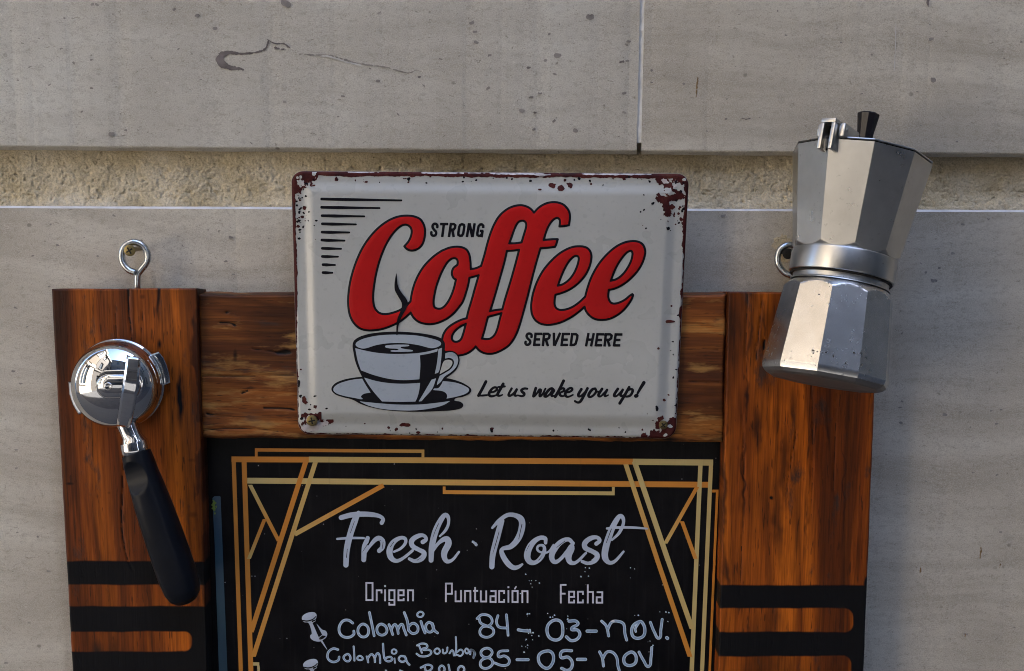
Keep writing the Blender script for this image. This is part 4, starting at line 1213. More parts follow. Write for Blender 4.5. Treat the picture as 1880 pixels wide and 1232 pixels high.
def eye(dx, dy):
    """eye screw in the top of a post"""
    m = MB()
    z0 = zz(80 + dx, 420 + dy, 320 / 1643)
    P = spline(z0([(862, 412), (800, 385), (748, 315), (738, 240), (765, 168), (825, 130), (885, 132), (948, 172), (982, 240), (975, 312), (928, 378), (893, 425), (885, 480), (884, 640)]), False, 8)
    n = len(P)
    d = np.interp(np.arange(n), [0, n * .25, n * .7, n * .85, n], [0.0255, 0.023, 0.021, 0.022, 0.022])
    tube(m, PT(P[:, 0], P[:, 1], d), 0.0026, 0)
    return m.build("eye_screw", M_['zinc'], board)
eye(0, 0); eye(1204, 5)

def cross_screw(name, px, py, r_px, d_head, mat, parent=None, label=None, shaft=None, rot=0.3):
    """countersunk screw with a cross recess; shaft: depth its shank reaches back to"""
    c = V3(px, py, d_head)
    r = r_px * px_scale(c)
    m = MB()
    lathe(m, c, (0, -1, 0), [(-r * 0.9, r * 0.42), (-r * .35, r * 0.96), (-r * .12, r), (0.0, r * .95), (r * .10, r * .7), (r * .13, 0)], 0, 28)
    if shaft is not None:
        lathe(m, c, (0, 1, 0), [(r * .7, r * .46), (d_head - shaft, r * .44)], 0, 14)
    for k in range(2):
        a = rot + k * math.pi / 2
        ax = np.array([[math.cos(a), 0, math.sin(a)], [0, -1, 0], [-math.sin(a), 0, math.cos(a)]])
        m.box(c, ax, (-r * .62, r * .02, -r * .13), (r * .62, r * (.145 + .01 * k), r * .13), 1)
    if parent is None:
        o = m.build(name, [mat, M_['dark_recess']], None, base=c, sharp=40)
        return tag(o, label, "screw")
    return m.build(name, [mat, M_['dark_recess']], parent, sharp=40)
cross_screw("wall_screw", 237.7, 460, 10.6, 0.0270, M_['brass'], None, "brass cross head screw in the stone wall, inside the eye above the chrome filter holder", -0.01, 0.55)
cross_screw("wall_screw", 1447, 466, 10.0, 0.0270, M_['seal'], None, "dark screw in the stone wall, half hidden behind the coffee pot's waist", -0.01, 0.2)

# ------------------------------------------------------------------ the embossed tin sign
D_FL = 0.0345
sign = thing("tin_sign", V3(895, 800, D_FL), "white embossed tin sign with red Coffee lettering, a cup drawing and rusted edges", "sign")
SW, SH = 728.0, 486.0
def st_of(px, py):
    px, py = np.asarray(px, float), np.asarray(py, float)
    v = (py - 316) / 486
    xl, xr = 534.5 + 13.5 * v, 1265.5 - 25.0 * v
    u = (px - xl) / (xr - xl)
    yt, yb = 314.0 + 5.0 * u, 797.0 + 8.0 * u
    return u * SW, (py - yt) / (yb - yt) * SH
def sign_sdf(px, py):
    s, t = st_of(px, py)
    r = 22.0
    qx, qy = np.abs(s - SW / 2) - SW / 2 + r, np.abs(t - SH / 2) - SH / 2 + r
    return np.hypot(np.maximum(qx, 0), np.maximum(qy, 0)) + np.minimum(np.maximum(qx, qy), 0) - r
# --- the big word
zA, zB, zC = zz(630, 370, 220 / 1084), zz(810, 360, 250 / 1027), zz(960, 420, 240 / 1478)
cof = (zA([(555, 405, 0, 1), (578, 430), (620, 443), (670, 430), (710, 395), (732, 340), (740, 270), (730, 215), (700, 165), (655, 140), (600, 130), (530, 132), (460, 150), (380, 192), (300, 258), (220, 352), (158, 455), (108, 575), (70, 705), (50, 830), (47, 930), (60, 1020), (92, 1090), (142, 1140), (210, 1163), (290, 1163), (370, 1148), (440, 1122), (500, 1092), (560, 1050), (612, 1003, 0, 1),
          (635, 1045), (680, 1085), (740, 1105), (800, 1108), (870, 1092), (940, 1058), (1000, 1010), (1050, 950)])
       + zB([(160, 800), (182, 740), (200, 680), (212, 616, 0, 1), (250, 606), (284, 596, 0, 1), (260, 680), (232, 780), (205, 870), (193, 922, 0, 1), (150, 935), (90, 965), (45, 1000), (17, 1045), (8, 1090), (10, 1140), (40, 1185), (90, 1203), (130, 1202), (190, 1188), (235, 1160), (260, 1133, 0, 1),
             (290, 1166), (335, 1186), (390, 1187), (450, 1165), (510, 1125), (553, 1065), (582, 1000), (612, 900), (650, 760), (690, 600), (722, 480), (748, 393, 0, 1), (800, 389), (858, 382, 0, 1), (866, 365), (878, 326, 0, 1), (820, 328), (772, 332, 0, 1), (790, 270), (815, 215), (845, 178), (872, 164), (892, 174), (897, 195), (893, 228, 0, 1), (930, 226), (963, 218, 0, 1), (970, 150), (960, 110), (930, 72), (890, 52), (840, 47), (790, 57), (740, 85), (700, 126, 0, 1),
             (680, 103), (650, 82), (600, 70), (540, 80), (490, 105), (440, 150), (405, 205), (375, 275), (350, 355), (328, 440), (302, 527, 0, 1), (262, 545), (222, 552, 0, 1), (219, 490), (210, 440), (190, 405), (155, 387), (110, 383), (60, 391), (20, 407)])
       + zA([(890, 448), (820, 497), (745, 570), (690, 650), (650, 735), (625, 820), (610, 905, 0, 1), (570, 945), (510, 985), (440, 1010), (380, 1020), (330, 1010), (295, 980), (275, 930), (270, 850), (280, 750), (300, 640), (330, 530), (372, 420), (420, 330), (470, 265), (520, 222), (560, 208), (592, 217), (614, 240), (622, 275), (612, 322), (590, 365)]))
holes = [zA([(1010, 512), (980, 517), (940, 552), (890, 640), (850, 740), (825, 840), (816, 910), (825, 955), (855, 970), (892, 966), (930, 935), (968, 875), (1000, 795), (1022, 706, 0, 1), (998, 690), (985, 650), (997, 605), (1036, 572, 0, 1), (1038, 545), (1030, 522)]),
         zB([(605, 185), (580, 197), (555, 240), (530, 310), (512, 358, 0, 1), (560, 357), (607, 350, 0, 1), (625, 290), (642, 230), (640, 202), (626, 188)]),
         zB([(495, 413, 0, 1), (540, 410), (589, 405, 0, 1), (560, 515), (522, 650), (485, 770), (462, 855, 0, 1), (415, 860), (368, 870, 0, 1), (400, 765), (440, 625), (475, 500)]),
         zB([(352, 910, 0, 1), (400, 898), (456, 882, 0, 1), (440, 940), (425, 1000), (405, 1045), (375, 1073), (345, 1080), (306, 1076, 0, 1), (325, 1015), (340, 955)]),
         zB([(187, 963, 0, 1), (150, 980), (110, 1010), (85, 1045), (80, 1075), (95, 1097), (125, 1098), (150, 1080), (168, 1035), (180, 990)])]
ee = zC([(640, 200), (570, 206), (490, 236), (400, 292), (310, 376), (230, 474), (170, 582), (125, 700), (100, 820), (96, 910), (110, 980), (150, 1040), (210, 1075), (290, 1085), (380, 1072), (470, 1040), (560, 990), (640, 932), (698, 880, 0, 1), (715, 930), (760, 985), (820, 1020), (890, 1030), (970, 1020), (1050, 985), (1120, 935), (1180, 870), (1225, 800), (1244, 752), (1238, 741, 0, 1), (1210, 758), (1160, 800), (1100, 832), (1040, 848), (1000, 840), (975, 810), (964, 760), (970, 690, 0, 1),
         (1040, 675), (1130, 630), (1220, 560), (1300, 470), (1352, 380), (1381, 280), (1375, 220), (1345, 170), (1290, 145), (1220, 142), (1140, 160), (1050, 207), (960, 282), (880, 372), (820, 462), (770, 562), (732, 670), (706, 768, 0, 1), (640, 830), (570, 880), (500, 910), (430, 920), (385, 905), (360, 870), (357, 810), (367, 745, 0, 1),
         (440, 725), (530, 685), (620, 620), (700, 530), (750, 432), (773, 330), (765, 270), (735, 225), (690, 205)])
holes2 = [zC([(605, 305), (565, 320), (510, 382), (460, 472), (420, 570), (393, 645, 0, 1), (450, 630), (520, 580), (575, 510), (612, 430), (633, 350), (628, 316)]),
          zC([(1215, 248), (1170, 272), (1110, 342), (1060, 422), (1020, 512), (992, 590, 0, 1), (1060, 570), (1130, 517), (1187, 440), (1226, 360), (1241, 290), (1235, 258)])]
CF = Field(630, 362, 1195, 660, 1.0)
CF.poly([cof] + holes, n=5)
CF.poly([ee] + holes2, n=5)
EM = 0.0008 * (1 - np.clip(1 - (2.2 - CF.F) / 13.0, 0, 1) ** 2.0) * (CF.F < 2.2)
def emboss(px, py):
    i = np.clip((px - CF.x[0]) / CF.step, 0, len(CF.x) - 1.001); j = np.clip((py - CF.y[0]) / CF.step, 0, len(CF.y) - 1.001)
    i0, j0 = i.astype(int), j.astype(int)
    fx, fy = i - i0, j - j0
    return (EM[j0, i0] * (1 - fx) + EM[j0, i0 + 1] * fx) * (1 - fy) + (EM[j0 + 1, i0] * (1 - fx) + EM[j0 + 1, i0 + 1] * fx) * fy
def sheet(px, py):
    """depth of the sheet metal: flat flange, raised and gently domed field"""
    s, t = st_of(px, py)
    d = -sign_sdf(px, py)
    a, b = np.clip(s / (SW / 2) - 1, -1, 1), np.clip(t / (SH / 2) - 1, -1, 1)
    rise = 0.0021 * sstep(17, 42, d) + 0.0030 * (1 - a ** 4) * (1 - np.abs(b) ** 2.6)
    roll = -0.0016 * np.clip(1 - d / 5.0, 0, 1) ** 2
    dent = 0.00009 * noise2(s, t, 95, 3, 31) + 0.00002 * noise2(s, t, 30, 2, 32)
    return D_FL + rise + roll + dent * sstep(0, 40, d)

P_ = MB()
f = Field(530, 310, 1270, 810, 2.0); f.F = sign_sdf(f.X, f.Y)
f.mesh(P_, sheet, 0.0, 0, True)
th = []
for cx, cy, a0 in ((SW - 22, 22, -90), (SW - 22, SH - 22, 0), (22, SH - 22, 90), (22, 22, 180)):
    for k in range(13):
        a = math.radians(a0 + 90 * k / 12)
        th.append((cx + 22 * math.cos(a), cy + 22 * math.sin(a)))
th = np.array(th)
u, v = th[:, 0] / SW, th[:, 1] / SH
PXo = np.zeros(len(th)); PYo = np.zeros(len(th))
yy = 316 + v * 486
for _ in range(4):
    xl, xr = 534.5 + 13.5 * (yy - 316) / 486, 1265.5 - 25.0 * (yy - 316) / 486
    yy = (314 + 5 * u) + v * ((797 + 8 * u) - (314 + 5 * u))
PXo, PYo = xl + u * (xr - xl), yy
E0 = PT(PXo, PYo, D_FL - 0.0016); E1 = E0.copy(); E1[:, 1] = -(D_FL - 0.0036)
P_.grid(np.array([E0, E1]), 1, True, wrap=True)
E2 = PT(PXo, PYo, D_FL - 0.0022)
P_.add(E2, [list(range(len(E2)))], 1)

# --- rust: worn rim, eaten corners, chips in the enamel
L1 = lambda X, Y: sheet(X, Y) + 0.00022
def rust_field(f, seed=0):
    s, t = st_of(f.X, f.Y)
    d = -sign_sdf(f.X, f.Y)
    n1, n2 = noise2(s, t, 26, 5, 41, 0.6), noise2(s, t, 9, 4, 42, 0.6)
    top = sstep(40, 10, t)
    lft = sstep(30, 5, s) * sstep(330, 180, t)
    rgt = sstep(SW - 30, SW - 4, s) * sstep(300, 240, t)
    bot = sstep(SH - 30, SH - 6, t)
    w = 1.0 + top * (7.5 + 1.5 * n1) + lft * 4.6 + rgt * (2.0 + 5.0 * np.clip(n1, -.3, 1)) + bot * (0.6 + 2.4 * np.clip(n1, 0, 1)) + sstep(30, 5, s) * 0.8 + sstep(SW - 30, SW - 4, s) * 0.8
    R = (d - w) + 1.5 * n2
    for cx, cy, r in ((18, 12, 14), (38, 10, 11), (8, 34, 8), (SW - 52, 12, 10), (SW - 38, 28, 13), (SW - 24, 38, 14), (SW - 48, 46, 10), (SW - 40, 62, 10), (SW - 34, 74, 9), (SW - 18, 14, 12), (SW - 28, 60, 7), (SW - 8, 90, 6),
                      (20, SH - 22, 10), (44, SH - 30, 9), (58, SH - 24, 6), (10, SH - 34, 6), (30, SH - 34, 7), (SW - 20, SH - 8, 16), (SW - 8, SH - 26, 12), (SW - 34, SH - 24, 8), (SW - 46, SH - 8, 9), (SW - 60, SH - 5, 6), (SW - 30, SH - 38, 6)):
        R = np.minimum(R, np.hypot(s - cx, t - cy) - r + 8.0 * n2 + 3 * n1)
    return R
rx = MB()
for x0, y0, x1, y1 in ((530, 310, 1270, 342), (530, 342, 590, 810), (1190, 342, 1270, 810), (590, 770, 1190, 810)):
    f = Field(x0, y0, x1, y1, 0.9 if x1 - x0 < 100 else 1.0)
    f.F = np.maximum(rust_field(f), sign_sdf(f.X, f.Y) + 0.3)
    f.mesh(P_, L1, 0.0, 1)
rs = np.random.RandomState(17)
chips = [(1012, 341, 6.5, 4.5), (1031, 346, 4.5, 4), (1046, 340, 4.5, 4), (992, 348, 4, 1.4), (973, 332, 2.5, 2.0), (1228, 590, 11, 3.2), (1233, 562, 1.6, 1.6), (744, 780, 7, 2.6), (728, 788, 3.6, 3.6), (714, 785, 2.6, 1.8), (716, 791, 2, 1.5), (764, 788, 2, 1.6), (768, 794, 3, 2), (752, 795, 2, 1.4),
         (560, 735, 4.5, 5), (578, 748, 4, 3), (600, 750, 2.4, 1.6), (578, 727, 2.4, 1.6), (548, 692, 1.6, 2), (549, 705, 1.6, 5), (551, 727, 2, 2.4), (560, 382, 3.2, 3), (555, 397, 3.4, 3), (568, 389, 1.4, 1.4), (618, 329, 4, 4), (672, 334, 3, 1.5), (745, 328, 3.2, 2), (790, 325, 2, 1.2), (1176, 389, 2, 1.6), (1182, 358, 2.2, 1.4), (1208, 640, 2, 2), (1236, 627, 2, 1.2), (1231, 644, 2.4, .8), (1188, 759, .9, 2), (1206, 752, 2, 5), (1198, 772, 3, 1), (1255, 607, 1.4, 1), (1245, 579, 1.6, 1.4), (1126, 328, 3, 1.4), (1180, 414, 1.2, 1.0), (1064, 328, 2.4, 2.4)]
for k in range(150):
    side = rs.rand()
    if side < .30:
        x, y = 541 + abs(rs.randn()) * 13 + 2, rs.uniform(330, 440)
    elif side < .48:
        x, y = rs.uniform(555, 1230), 325 + abs(rs.randn()) * 7
    elif side < .72:
        x, y = 1256 - abs(rs.randn()) * 22, rs.uniform(330, 425)
    elif side < .82:
        x, y = 1246 - abs(rs.randn()) * 8, rs.uniform(640, 780)
    elif side < .92:
        x, y = rs.uniform(560, 1230), 794 - abs(rs.randn()) * 6
    else:
        x, y = 552 + abs(rs.randn()) * 10, rs.uniform(670, 780)
    r = rs.uniform(0.7, 2.2) if rs.rand() < .8 else rs.uniform(2, 3.2)
    chips.append((x, y, r, r * rs.uniform(.6, 1.2)))
for k, (x, y, a, b) in enumerate(chips):
    m = max(a, b) * 1.8 + 3
    f = Field(x - m, y - m, x + m, y + m, 0.6)
    e = np.hypot((f.X - x) / a, (f.Y - y) / b) - 1
    f.F = np.maximum((e + 0.75 * noise2(f.X + k * 13, f.Y, max(a, b) * 1.1 + 1.5, 3, 70)) * min(a, b), sign_sdf(f.X, f.Y) + 1.0)
    f.mesh(P_, lambda X, Y: sheet(X, Y) + 0.00030, 0.0, 2 if (a < 3 and k % 3) else 1)
# paint left standing inside the corner rust, and scraped bare metal along the rim
L2 = lambda X, Y: sheet(X, Y) + 0.00045
for k, (x, y, a, b, mt) in enumerate([(549, 336, 4.5, 6, 0), (556, 338, 3, 4, 3), (551, 325, 2.2, 2, 0), (546, 326, 1.8, 1.5, 0), (577, 318, 4, 4, 0), (1221, 332, 6, 3.6, 3), (1246, 338, 8, 8, 0), (1240, 342, 3, 2.5, 3), (1233, 333, 2, 1.8, 0), (1228, 352, 10, 5, 0), (1256, 330, 3, 2, 0), (590, 779, 12, 5, 3), (572, 786, 14, 6, 3), (604, 785, 10, 5, 0), (566, 772, 4, 6, 3), (1212, 785, 2.2, 6, 0), (1231, 783, 5, 2.4, 0), (1222, 799, 4, 2.6, 0), (1240, 752, 2, 2.4, 0)]):
    m = max(a, b) * 1.8 + 3
    f = Field(x - m, y - m, x + m, y + m, 0.6)
    f.F = np.maximum((np.hypot((f.X - x) / a, (f.Y - y) / b) - 1 + 0.7 * noise2(f.X + k * 7, f.Y, 5, 3, 80)) * min(a, b), sign_sdf(f.X, f.Y) + 1.5)
    f.mesh(P_, L2, 0.0, mt)
for x0, x1, y0, h in ((775, 850, 316, 1.6), (905, 985, 318.2, 1.5), (1070, 1195, 318.6, 1.6), (980, 1010, 319.5, 2.2), (640, 700, 315.2, .9), (860, 1040, 316.6, .7)):
    f = Field(x0 - 3, y0 - 4, x1 + 3, y0 + 6, 0.7)
    f.pen([(x0, y0 + 1, h * .6), ((x0 + x1) / 2, y0 + 1.3, h), (x1, y0 + 1.6, h * .5)], n=4)
    f.F = np.maximum(f.F + noise2(f.X, f.Y, 9, 3, int(x0)) * 1.3, sign_sdf(f.X, f.Y) + 0.6)
    f.mesh(P_, L2, 0.0, 3)
P_.build("sign_panel", [M_['cream'], M_['rust'], M_['ink'], M_['bare']], sign)

S1 = lambda k: (lambda X, Y: sheet(X, Y) + emboss(X, Y) + k)
C_ = MB()
CF.mesh(C_, S1(0.00035), -1.8, 0, True)
CF.mesh(C_, S1(0.00020), 2.3, 1, True)
C_.build("coffee_lettering", [M_['red'], M_['ink']], sign)

K = MB()                                              # small black lettering and the speed lines
f = Field(782, 400, 895, 445, 0.6); z = zz(780, 400, 120 / 1880)
A = lambda q, r=31, closed=False, curve=False: f.block(z(q), r * 120 / 1880, closed, curve, square=False)
A([(358, 278), (358, 215), (322, 175), (265, 175), (225, 220), (228, 285), (270, 345), (315, 395), (325, 445), (300, 498), (250, 513), (205, 500), (186, 460), (188, 405)], curve=True)
A([(443, 180), (668, 180)]); A([(548, 170), (500, 545)])
A([(752, 150), (692, 548)]); A([(735, 180), (835, 180), (876, 215), (865, 290), (825, 338), (722, 345)]); A([(790, 350), (830, 548)], 32)
A([(1065, 182), (1120, 200), (1135, 250), (1105, 440), (1070, 510), (1010, 516), (965, 490), (963, 430), (990, 260), (1015, 205)], closed=True)
A([(1272, 157), (1210, 550)]); A([(1282, 160), (1365, 548)], 34); A([(1432, 160), (1372, 550)])
A([(1680, 290), (1680, 225), (1640, 187), (1590, 192), (1545, 240), (1508, 440), (1512, 495), (1550, 520), (1600, 512), (1638, 470), (1655, 375), (1588, 375)]); A([(1660, 380), (1632, 555)])
f.mesh(K, S1(0.00022), 0.4, 0)
K.build('small_lettering', M_['ink'], sign); K = MB()
f = Field(955, 605, 1150, 645, 0.6); z = zz(950, 600, 200 / 1880)
A = lambda q, r=18.5, closed=False, curve=False: f.block(z(q), r * 200 / 1880, closed, curve, square=False)
A([(242, 182), (242, 138), (212, 118), (175, 125), (158, 160), (175, 198), (215, 238), (220, 272), (195, 305), (155, 308), (138, 285), (142, 255)], curve=True)
A([(315, 105), (286, 330)]); A([(305, 122), (428, 122)]); A([(300, 218), (388, 218)]); A([(290, 311), (392, 311)])
A([(462, 105), (438, 332)]); A([(455, 122), (530, 122), (556, 145), (546, 190), (515, 216), (448, 218)]); A([(490, 222), (526, 332)])
A([(628, 105), (632, 326)]); A([(737, 105), (642, 326)])
A([(788, 108), (760, 332)]); A([(778, 125), (906, 125)]); A([(772, 222), (866, 222)]); A([(762, 313), (870, 313)])
A([(940, 128), (1010, 128), (1035, 152), (1030, 200), (1005, 290), (975, 312), (915, 313)]); A([(946, 110), (918, 332)])
A([(1226, 110), (1184, 336)]); A([(1317, 112), (1270, 336)]); A([(1205, 222), (1295, 222)])
A([(1384, 112), (1350, 336)]); A([(1375, 129), (1497, 131)]); A([(1372, 228), (1458, 228)]); A([(1350, 318), (1458, 319)])
A([(1527, 112), (1503, 338)]); A([(1518, 130), (1600, 130), (1626, 152), (1616, 200), (1585, 224), (1512, 227)]); A([(1555, 230), (1592, 338)])
A([(1698, 114), (1664, 338)]); A([(1690, 132), (1810, 133)]); A([(1688, 228), (1775, 228)]); A([(1666, 321), (1772, 321)])
f.mesh(K, S1(0.00022), 0.4, 0)
K.build('small_lettering', M_['ink'], sign); K = MB()
f = Field(870, 692, 1195, 748, 0.6); z = zz(865, 690, 170 / 1880)
B = lambda q, r=22, closed=False: f.pen(z([(a[0], a[1], a[2] if len(a) > 2 else r) for a in q]), None, closed)
B([(300, 118), (225, 265), (150, 400)], 26); B([(150, 405, 12), (240, 400, 18), (318, 393, 16)])
B([(385, 338, 14), (470, 320, 18), (523, 272, 20), (500, 235, 20), (440, 250, 20), (385, 315, 24), (362, 375, 26), (390, 412, 22), (450, 412, 18), (525, 385, 12)])
B([(650, 165, 26), (590, 275, 26), (538, 370, 26), (548, 402, 20), (590, 403, 16), (638, 385, 10)]); B([(548, 228, 14), (610, 222, 18), (682, 216, 18)])
B([(822, 258), (765, 365), (762, 400), (800, 402), (870, 350), (925, 275)], 20); B([(925, 278, 22), (882, 370, 24), (895, 403, 20), (945, 395, 12)])
B([(1140, 262, 18), (1080, 258, 20), (1022, 288, 22), (1032, 322, 24), (1075, 360, 26), (1068, 398, 22), (1015, 412, 18), (950, 395, 12)])
B([(1312, 250, 24), (1275, 375, 26), (1268, 418, 20), (1340, 350, 16), (1405, 278, 20), (1395, 370, 24), (1398, 415, 20), (1450, 370, 16), (1508, 262, 16)])
B([(1685, 290, 16), (1640, 254, 20), (1580, 285, 24), (1512, 370, 26), (1492, 412, 24), (1530, 422, 18), (1600, 370, 16), (1675, 290, 20), (1632, 380, 24), (1642, 412, 18), (1690, 400, 12)])
z = zz(1025, 690, 170 / 1880)
B([(108, 102), (10, 300), (-62, 425)], 26); B([(20, 292, 14), (80, 255, 20), (118, 265, 20), (108, 308, 18), (40, 345, 16), (32, 375, 24), (48, 402, 22), (92, 412, 16), (148, 390, 12)])
B([(165, 338, 14), (230, 325, 18), (283, 282, 20), (268, 250, 20), (212, 262, 20), (155, 330, 24), (140, 385, 26), (168, 422, 20), (220, 422, 16), (298, 386, 12)])
B([(468, 272, 24), (412, 370, 26), (412, 415, 20), (460, 408, 16), (540, 330, 16), (590, 258, 20)]); B([(592, 255, 24), (520, 400, 26), (450, 518, 24), (400, 542, 20), (338, 514, 18)])
B([(748, 258, 20), (690, 278, 24), (622, 370, 26), (618, 418, 22), (660, 427, 20), (720, 388, 20), (770, 312, 22), (752, 262, 20)]); B([(765, 310, 12), (800, 325, 14), (840, 312, 10)])
B([(888, 266, 24), (822, 370, 26), (818, 410, 20), (860, 416, 16), (930, 350, 16), (988, 288, 18)]); B([(990, 286, 22), (942, 380, 24), (952, 412, 18), (1018, 390, 10)])
B([(1208, 266, 24), (1142, 370, 26), (1135, 410, 20), (1180, 412, 16), (1250, 350, 16), (1308, 285, 18)]); B([(1308, 283, 22), (1262, 388, 24), (1280, 412, 16), (1340, 380, 10)])
B([(1438, 232, 24), (1350, 390, 26), (1248, 558, 26)]); B([(1372, 335, 12), (1440, 282, 18), (1500, 276, 22), (1508, 320, 24), (1460, 398, 22), (1390, 422, 18), (1332, 418, 12)])
B([(1737, 140, 32), (1670, 250, 26), (1612, 350, 20)]); B([(1574, 410, 34), (1592, 404, 34)])
f.mesh(K, S1(0.00022), 0.4, 0)
K.build('small_lettering', M_['ink'], sign); K = MB()
z = zz(520, 300, 380 / 1801)
f = Field(584, 358, 745, 508, 0.7)
for x0, x1, y0, y1 in ((334, 1028, 310, 322), (334, 838, 382, 389), (338, 705, 455, 461), (340, 632, 526, 531), (338, 574, 598, 601), (336, 533, 667, 672), (340, 503, 739, 743), (340, 476, 810, 812), (346, 450, 881, 884), (346, 427, 950, 952)):
    L = x1 - x0
    f.pen(z([(x0, y0, 10), (x0 + L * .3, y0 + (y1 - y0) * .3 + 1, 12), (x0 + L * .75, y0 + (y1 - y0) * .8, 7.5), (x1, y1, 6.5)]), n=4)
f.mesh(K, S1(0.00022), 0.4, 0)
K.build("speed_lines", M_['ink'], sign)

U = MB()                                              # the printed cup and saucer
z = zz(600, 490, 280 / 1232)
def lay(loops, k, mat, win=(600, 495, 872, 765), step=0.8):
    f = Field(*win, step)
    for L in loops:
        f.poly([z(L)], n=5)
    f.mesh(U, S1(k), 0.0, mat)
lay([[(37, 990), (62, 945), (130, 913), (210, 896), (300, 887), (620, 880), (960, 898), (1060, 922), (1130, 955), (1167, 990), (1155, 1022), (1100, 1050), (1030, 1073), (1080, 1090), (1103, 1115), (1088, 1140), (1020, 1158), (900, 1166), (700, 1171), (500, 1160), (380, 1140), (280, 1110), (205, 1072), (130, 1052), (70, 1030)],
     [(208, 630), (225, 590), (290, 555), (400, 532), (560, 523), (720, 532), (850, 552), (925, 578), (952, 612), (952, 670), (930, 780), (905, 890), (870, 970), (800, 1060), (760, 1102), (600, 1108), (430, 1102), (350, 1000), (280, 880), (235, 780), (215, 690)],
     [(935, 690), (960, 680), (1000, 677), (1040, 690), (1068, 725), (1071, 770), (1050, 825), (1010, 865), (965, 900), (940, 935), (905, 972), (860, 968), (880, 900), (920, 800)]], 0.00045, 0)
lay([[(232, 628), (250, 602), (310, 576), (420, 554), (560, 547), (720, 554), (840, 577), (912, 602), (923, 625), (900, 645), (862, 656), (830, 655), (740, 632), (620, 616), (500, 617), (400, 632), (322, 656), (288, 660), (250, 648)],
     [(470, 643), (500, 632), (560, 628), (660, 629), (666, 637), (640, 643), (605, 646), (596, 653), (630, 663), (690, 672), (697, 680), (660, 685), (560, 686), (514, 682), (522, 674), (580, 671), (568, 662), (500, 657)],
     [(229, 656, 0, 1), (300, 674), (400, 693), (500, 702), (620, 703), (745, 695), (840, 678), (898, 660, 0, 1), (892, 684, 0, 1), (820, 702), (752, 714, 0, 1), (756, 800), (748, 908, 0, 1), (620, 915), (500, 904), (380, 874), (276, 836, 0, 1), (250, 760)],
     [(902, 664, 0, 1), (931, 653, 0, 1), (922, 760), (904, 848), (872, 864, 0, 1), (886, 800), (897, 720)],
     [(301, 894, 0, 1), (400, 922), (500, 938), (620, 944), (754, 937, 0, 1), (748, 990), (733, 1050), (716, 1088, 0, 1), (580, 1090), (446, 1087, 0, 1), (380, 1012), (335, 950)],
     [(846, 911, 0, 1), (884, 899, 0, 1), (852, 985), (795, 1050), (766, 1085, 0, 1), (741, 1088, 0, 1), (785, 1015)],
     [(958, 697, 0, 1), (1000, 689), (1036, 700), (1058, 730), (1060, 770), (1040, 815), (1000, 853), (950, 888), (920, 930), (889, 956, 0, 1), (892, 935), (912, 880, 0, 1), (955, 857), (1002, 825), (1026, 785), (1022, 752), (992, 735), (955, 741, 0, 1)],
     [(52, 990), (80, 953), (150, 925), (230, 908), (286, 903, 0, 1), (315, 955), (354, 1015, 0, 1), (300, 1026), (276, 1048), (290, 1068), (230, 1060), (130, 1040), (75, 1020)],
     [(938, 922, 0, 1), (1040, 935), (1110, 960), (1149, 990), (1130, 1020), (1060, 1045), (966, 1065, 0, 1), (973, 1045), (962, 1020), (930, 1003), (858, 995, 0, 1), (868, 982, 0, 1), (900, 979), (925, 950)],
     [(262, 1086, 0, 1), (400, 1100), (560, 1112), (740, 1112), (880, 1099), (998, 1083, 0, 1), (945, 1115), (860, 1140), (740, 1157), (600, 1160), (450, 1148), (340, 1122)]], 0.00065, 1)
lay([[(946, 762), (980, 750), (1010, 760), (1013, 785), (990, 820), (950, 845), (911, 868, 0, 1), (925, 815)]], 0.00065, 2)
lay([[(563, 45, 0, 1), (569, 100), (574, 150), (602, 205), (645, 262), (654, 298), (637, 345), (607, 400), (587, 450), (577, 490), (571, 552, 0, 1), (562, 552, 0, 1), (562, 480), (570, 420), (593, 360), (606, 320), (602, 285), (572, 232), (551, 190), (547, 140), (554, 85)]], 0.00085, 0, (715, 495, 755, 620), 0.6)
U.build("cup_drawing", [M_['ink'], M_['cup_white'], M_['cream']], sign)
cross_screw("screw", 572.5, 772.5, 10.2, D_FL + 0.0035, M_['brass'], sign, rot=0.2)
cross_screw("screw", 1218, 780.5, 8.2, D_FL + 0.0030, M_['brass'], sign, rot=0.7)

# ------------------------------------------------------------------ the chrome filter holder screwed to the left post
filt = thing("filter_holder", V3(214, 702, D_POST), "chrome espresso filter holder with a black grip, fixed to the brown left post", "filter holder")
fz = zz(100, 600, 300 / 1320)
fc = V3(225.0, 700.5, D_POST)
R = 84.0 * px_scale(V3(212, 702, 0.055))
Y_ = (0, -1, 0)
m = MB()
prof = [(0.0, .93), (0.003, .95), (0.0045, 1.0), (0.0075, 1.01), (0.0088, .99), (0.0096, .955), (0.0112, .945), (0.0128, .955), (0.0140, .972), (0.0156, .975), (0.0168, .962)]
prof += [(0.0172 + 0.0195 * math.cos(q) ** 0.9, .95 * math.sin(q)) for q in np.linspace(math.pi / 2 - .02, 0.0, 26)]
lathe(m, fc, Y_, [(t, r * R) for t, r in prof], 0, 96)
m.build("filter_head", M_['chrome'], filt, sharp=50)
for L, d0, d1 in (([(760, 225), (842, 198), (880, 245), (908, 310), (930, 390), (938, 455), (850, 490), (820, 400), (790, 300)], D_POST + .002, D_POST + .0095),
                  ([(112, 440), (190, 445), (205, 520), (225, 600), (260, 690), (196, 712), (150, 635), (118, 540)], D_POST + .006, D_POST + .013)):
    m = MB(); slab(m, fz(L), d0, d1, 0.0012); m.build("locking_lug", M_['chrome'], filt, sharp=35)
m = MB()                                              # raised seat of the spout
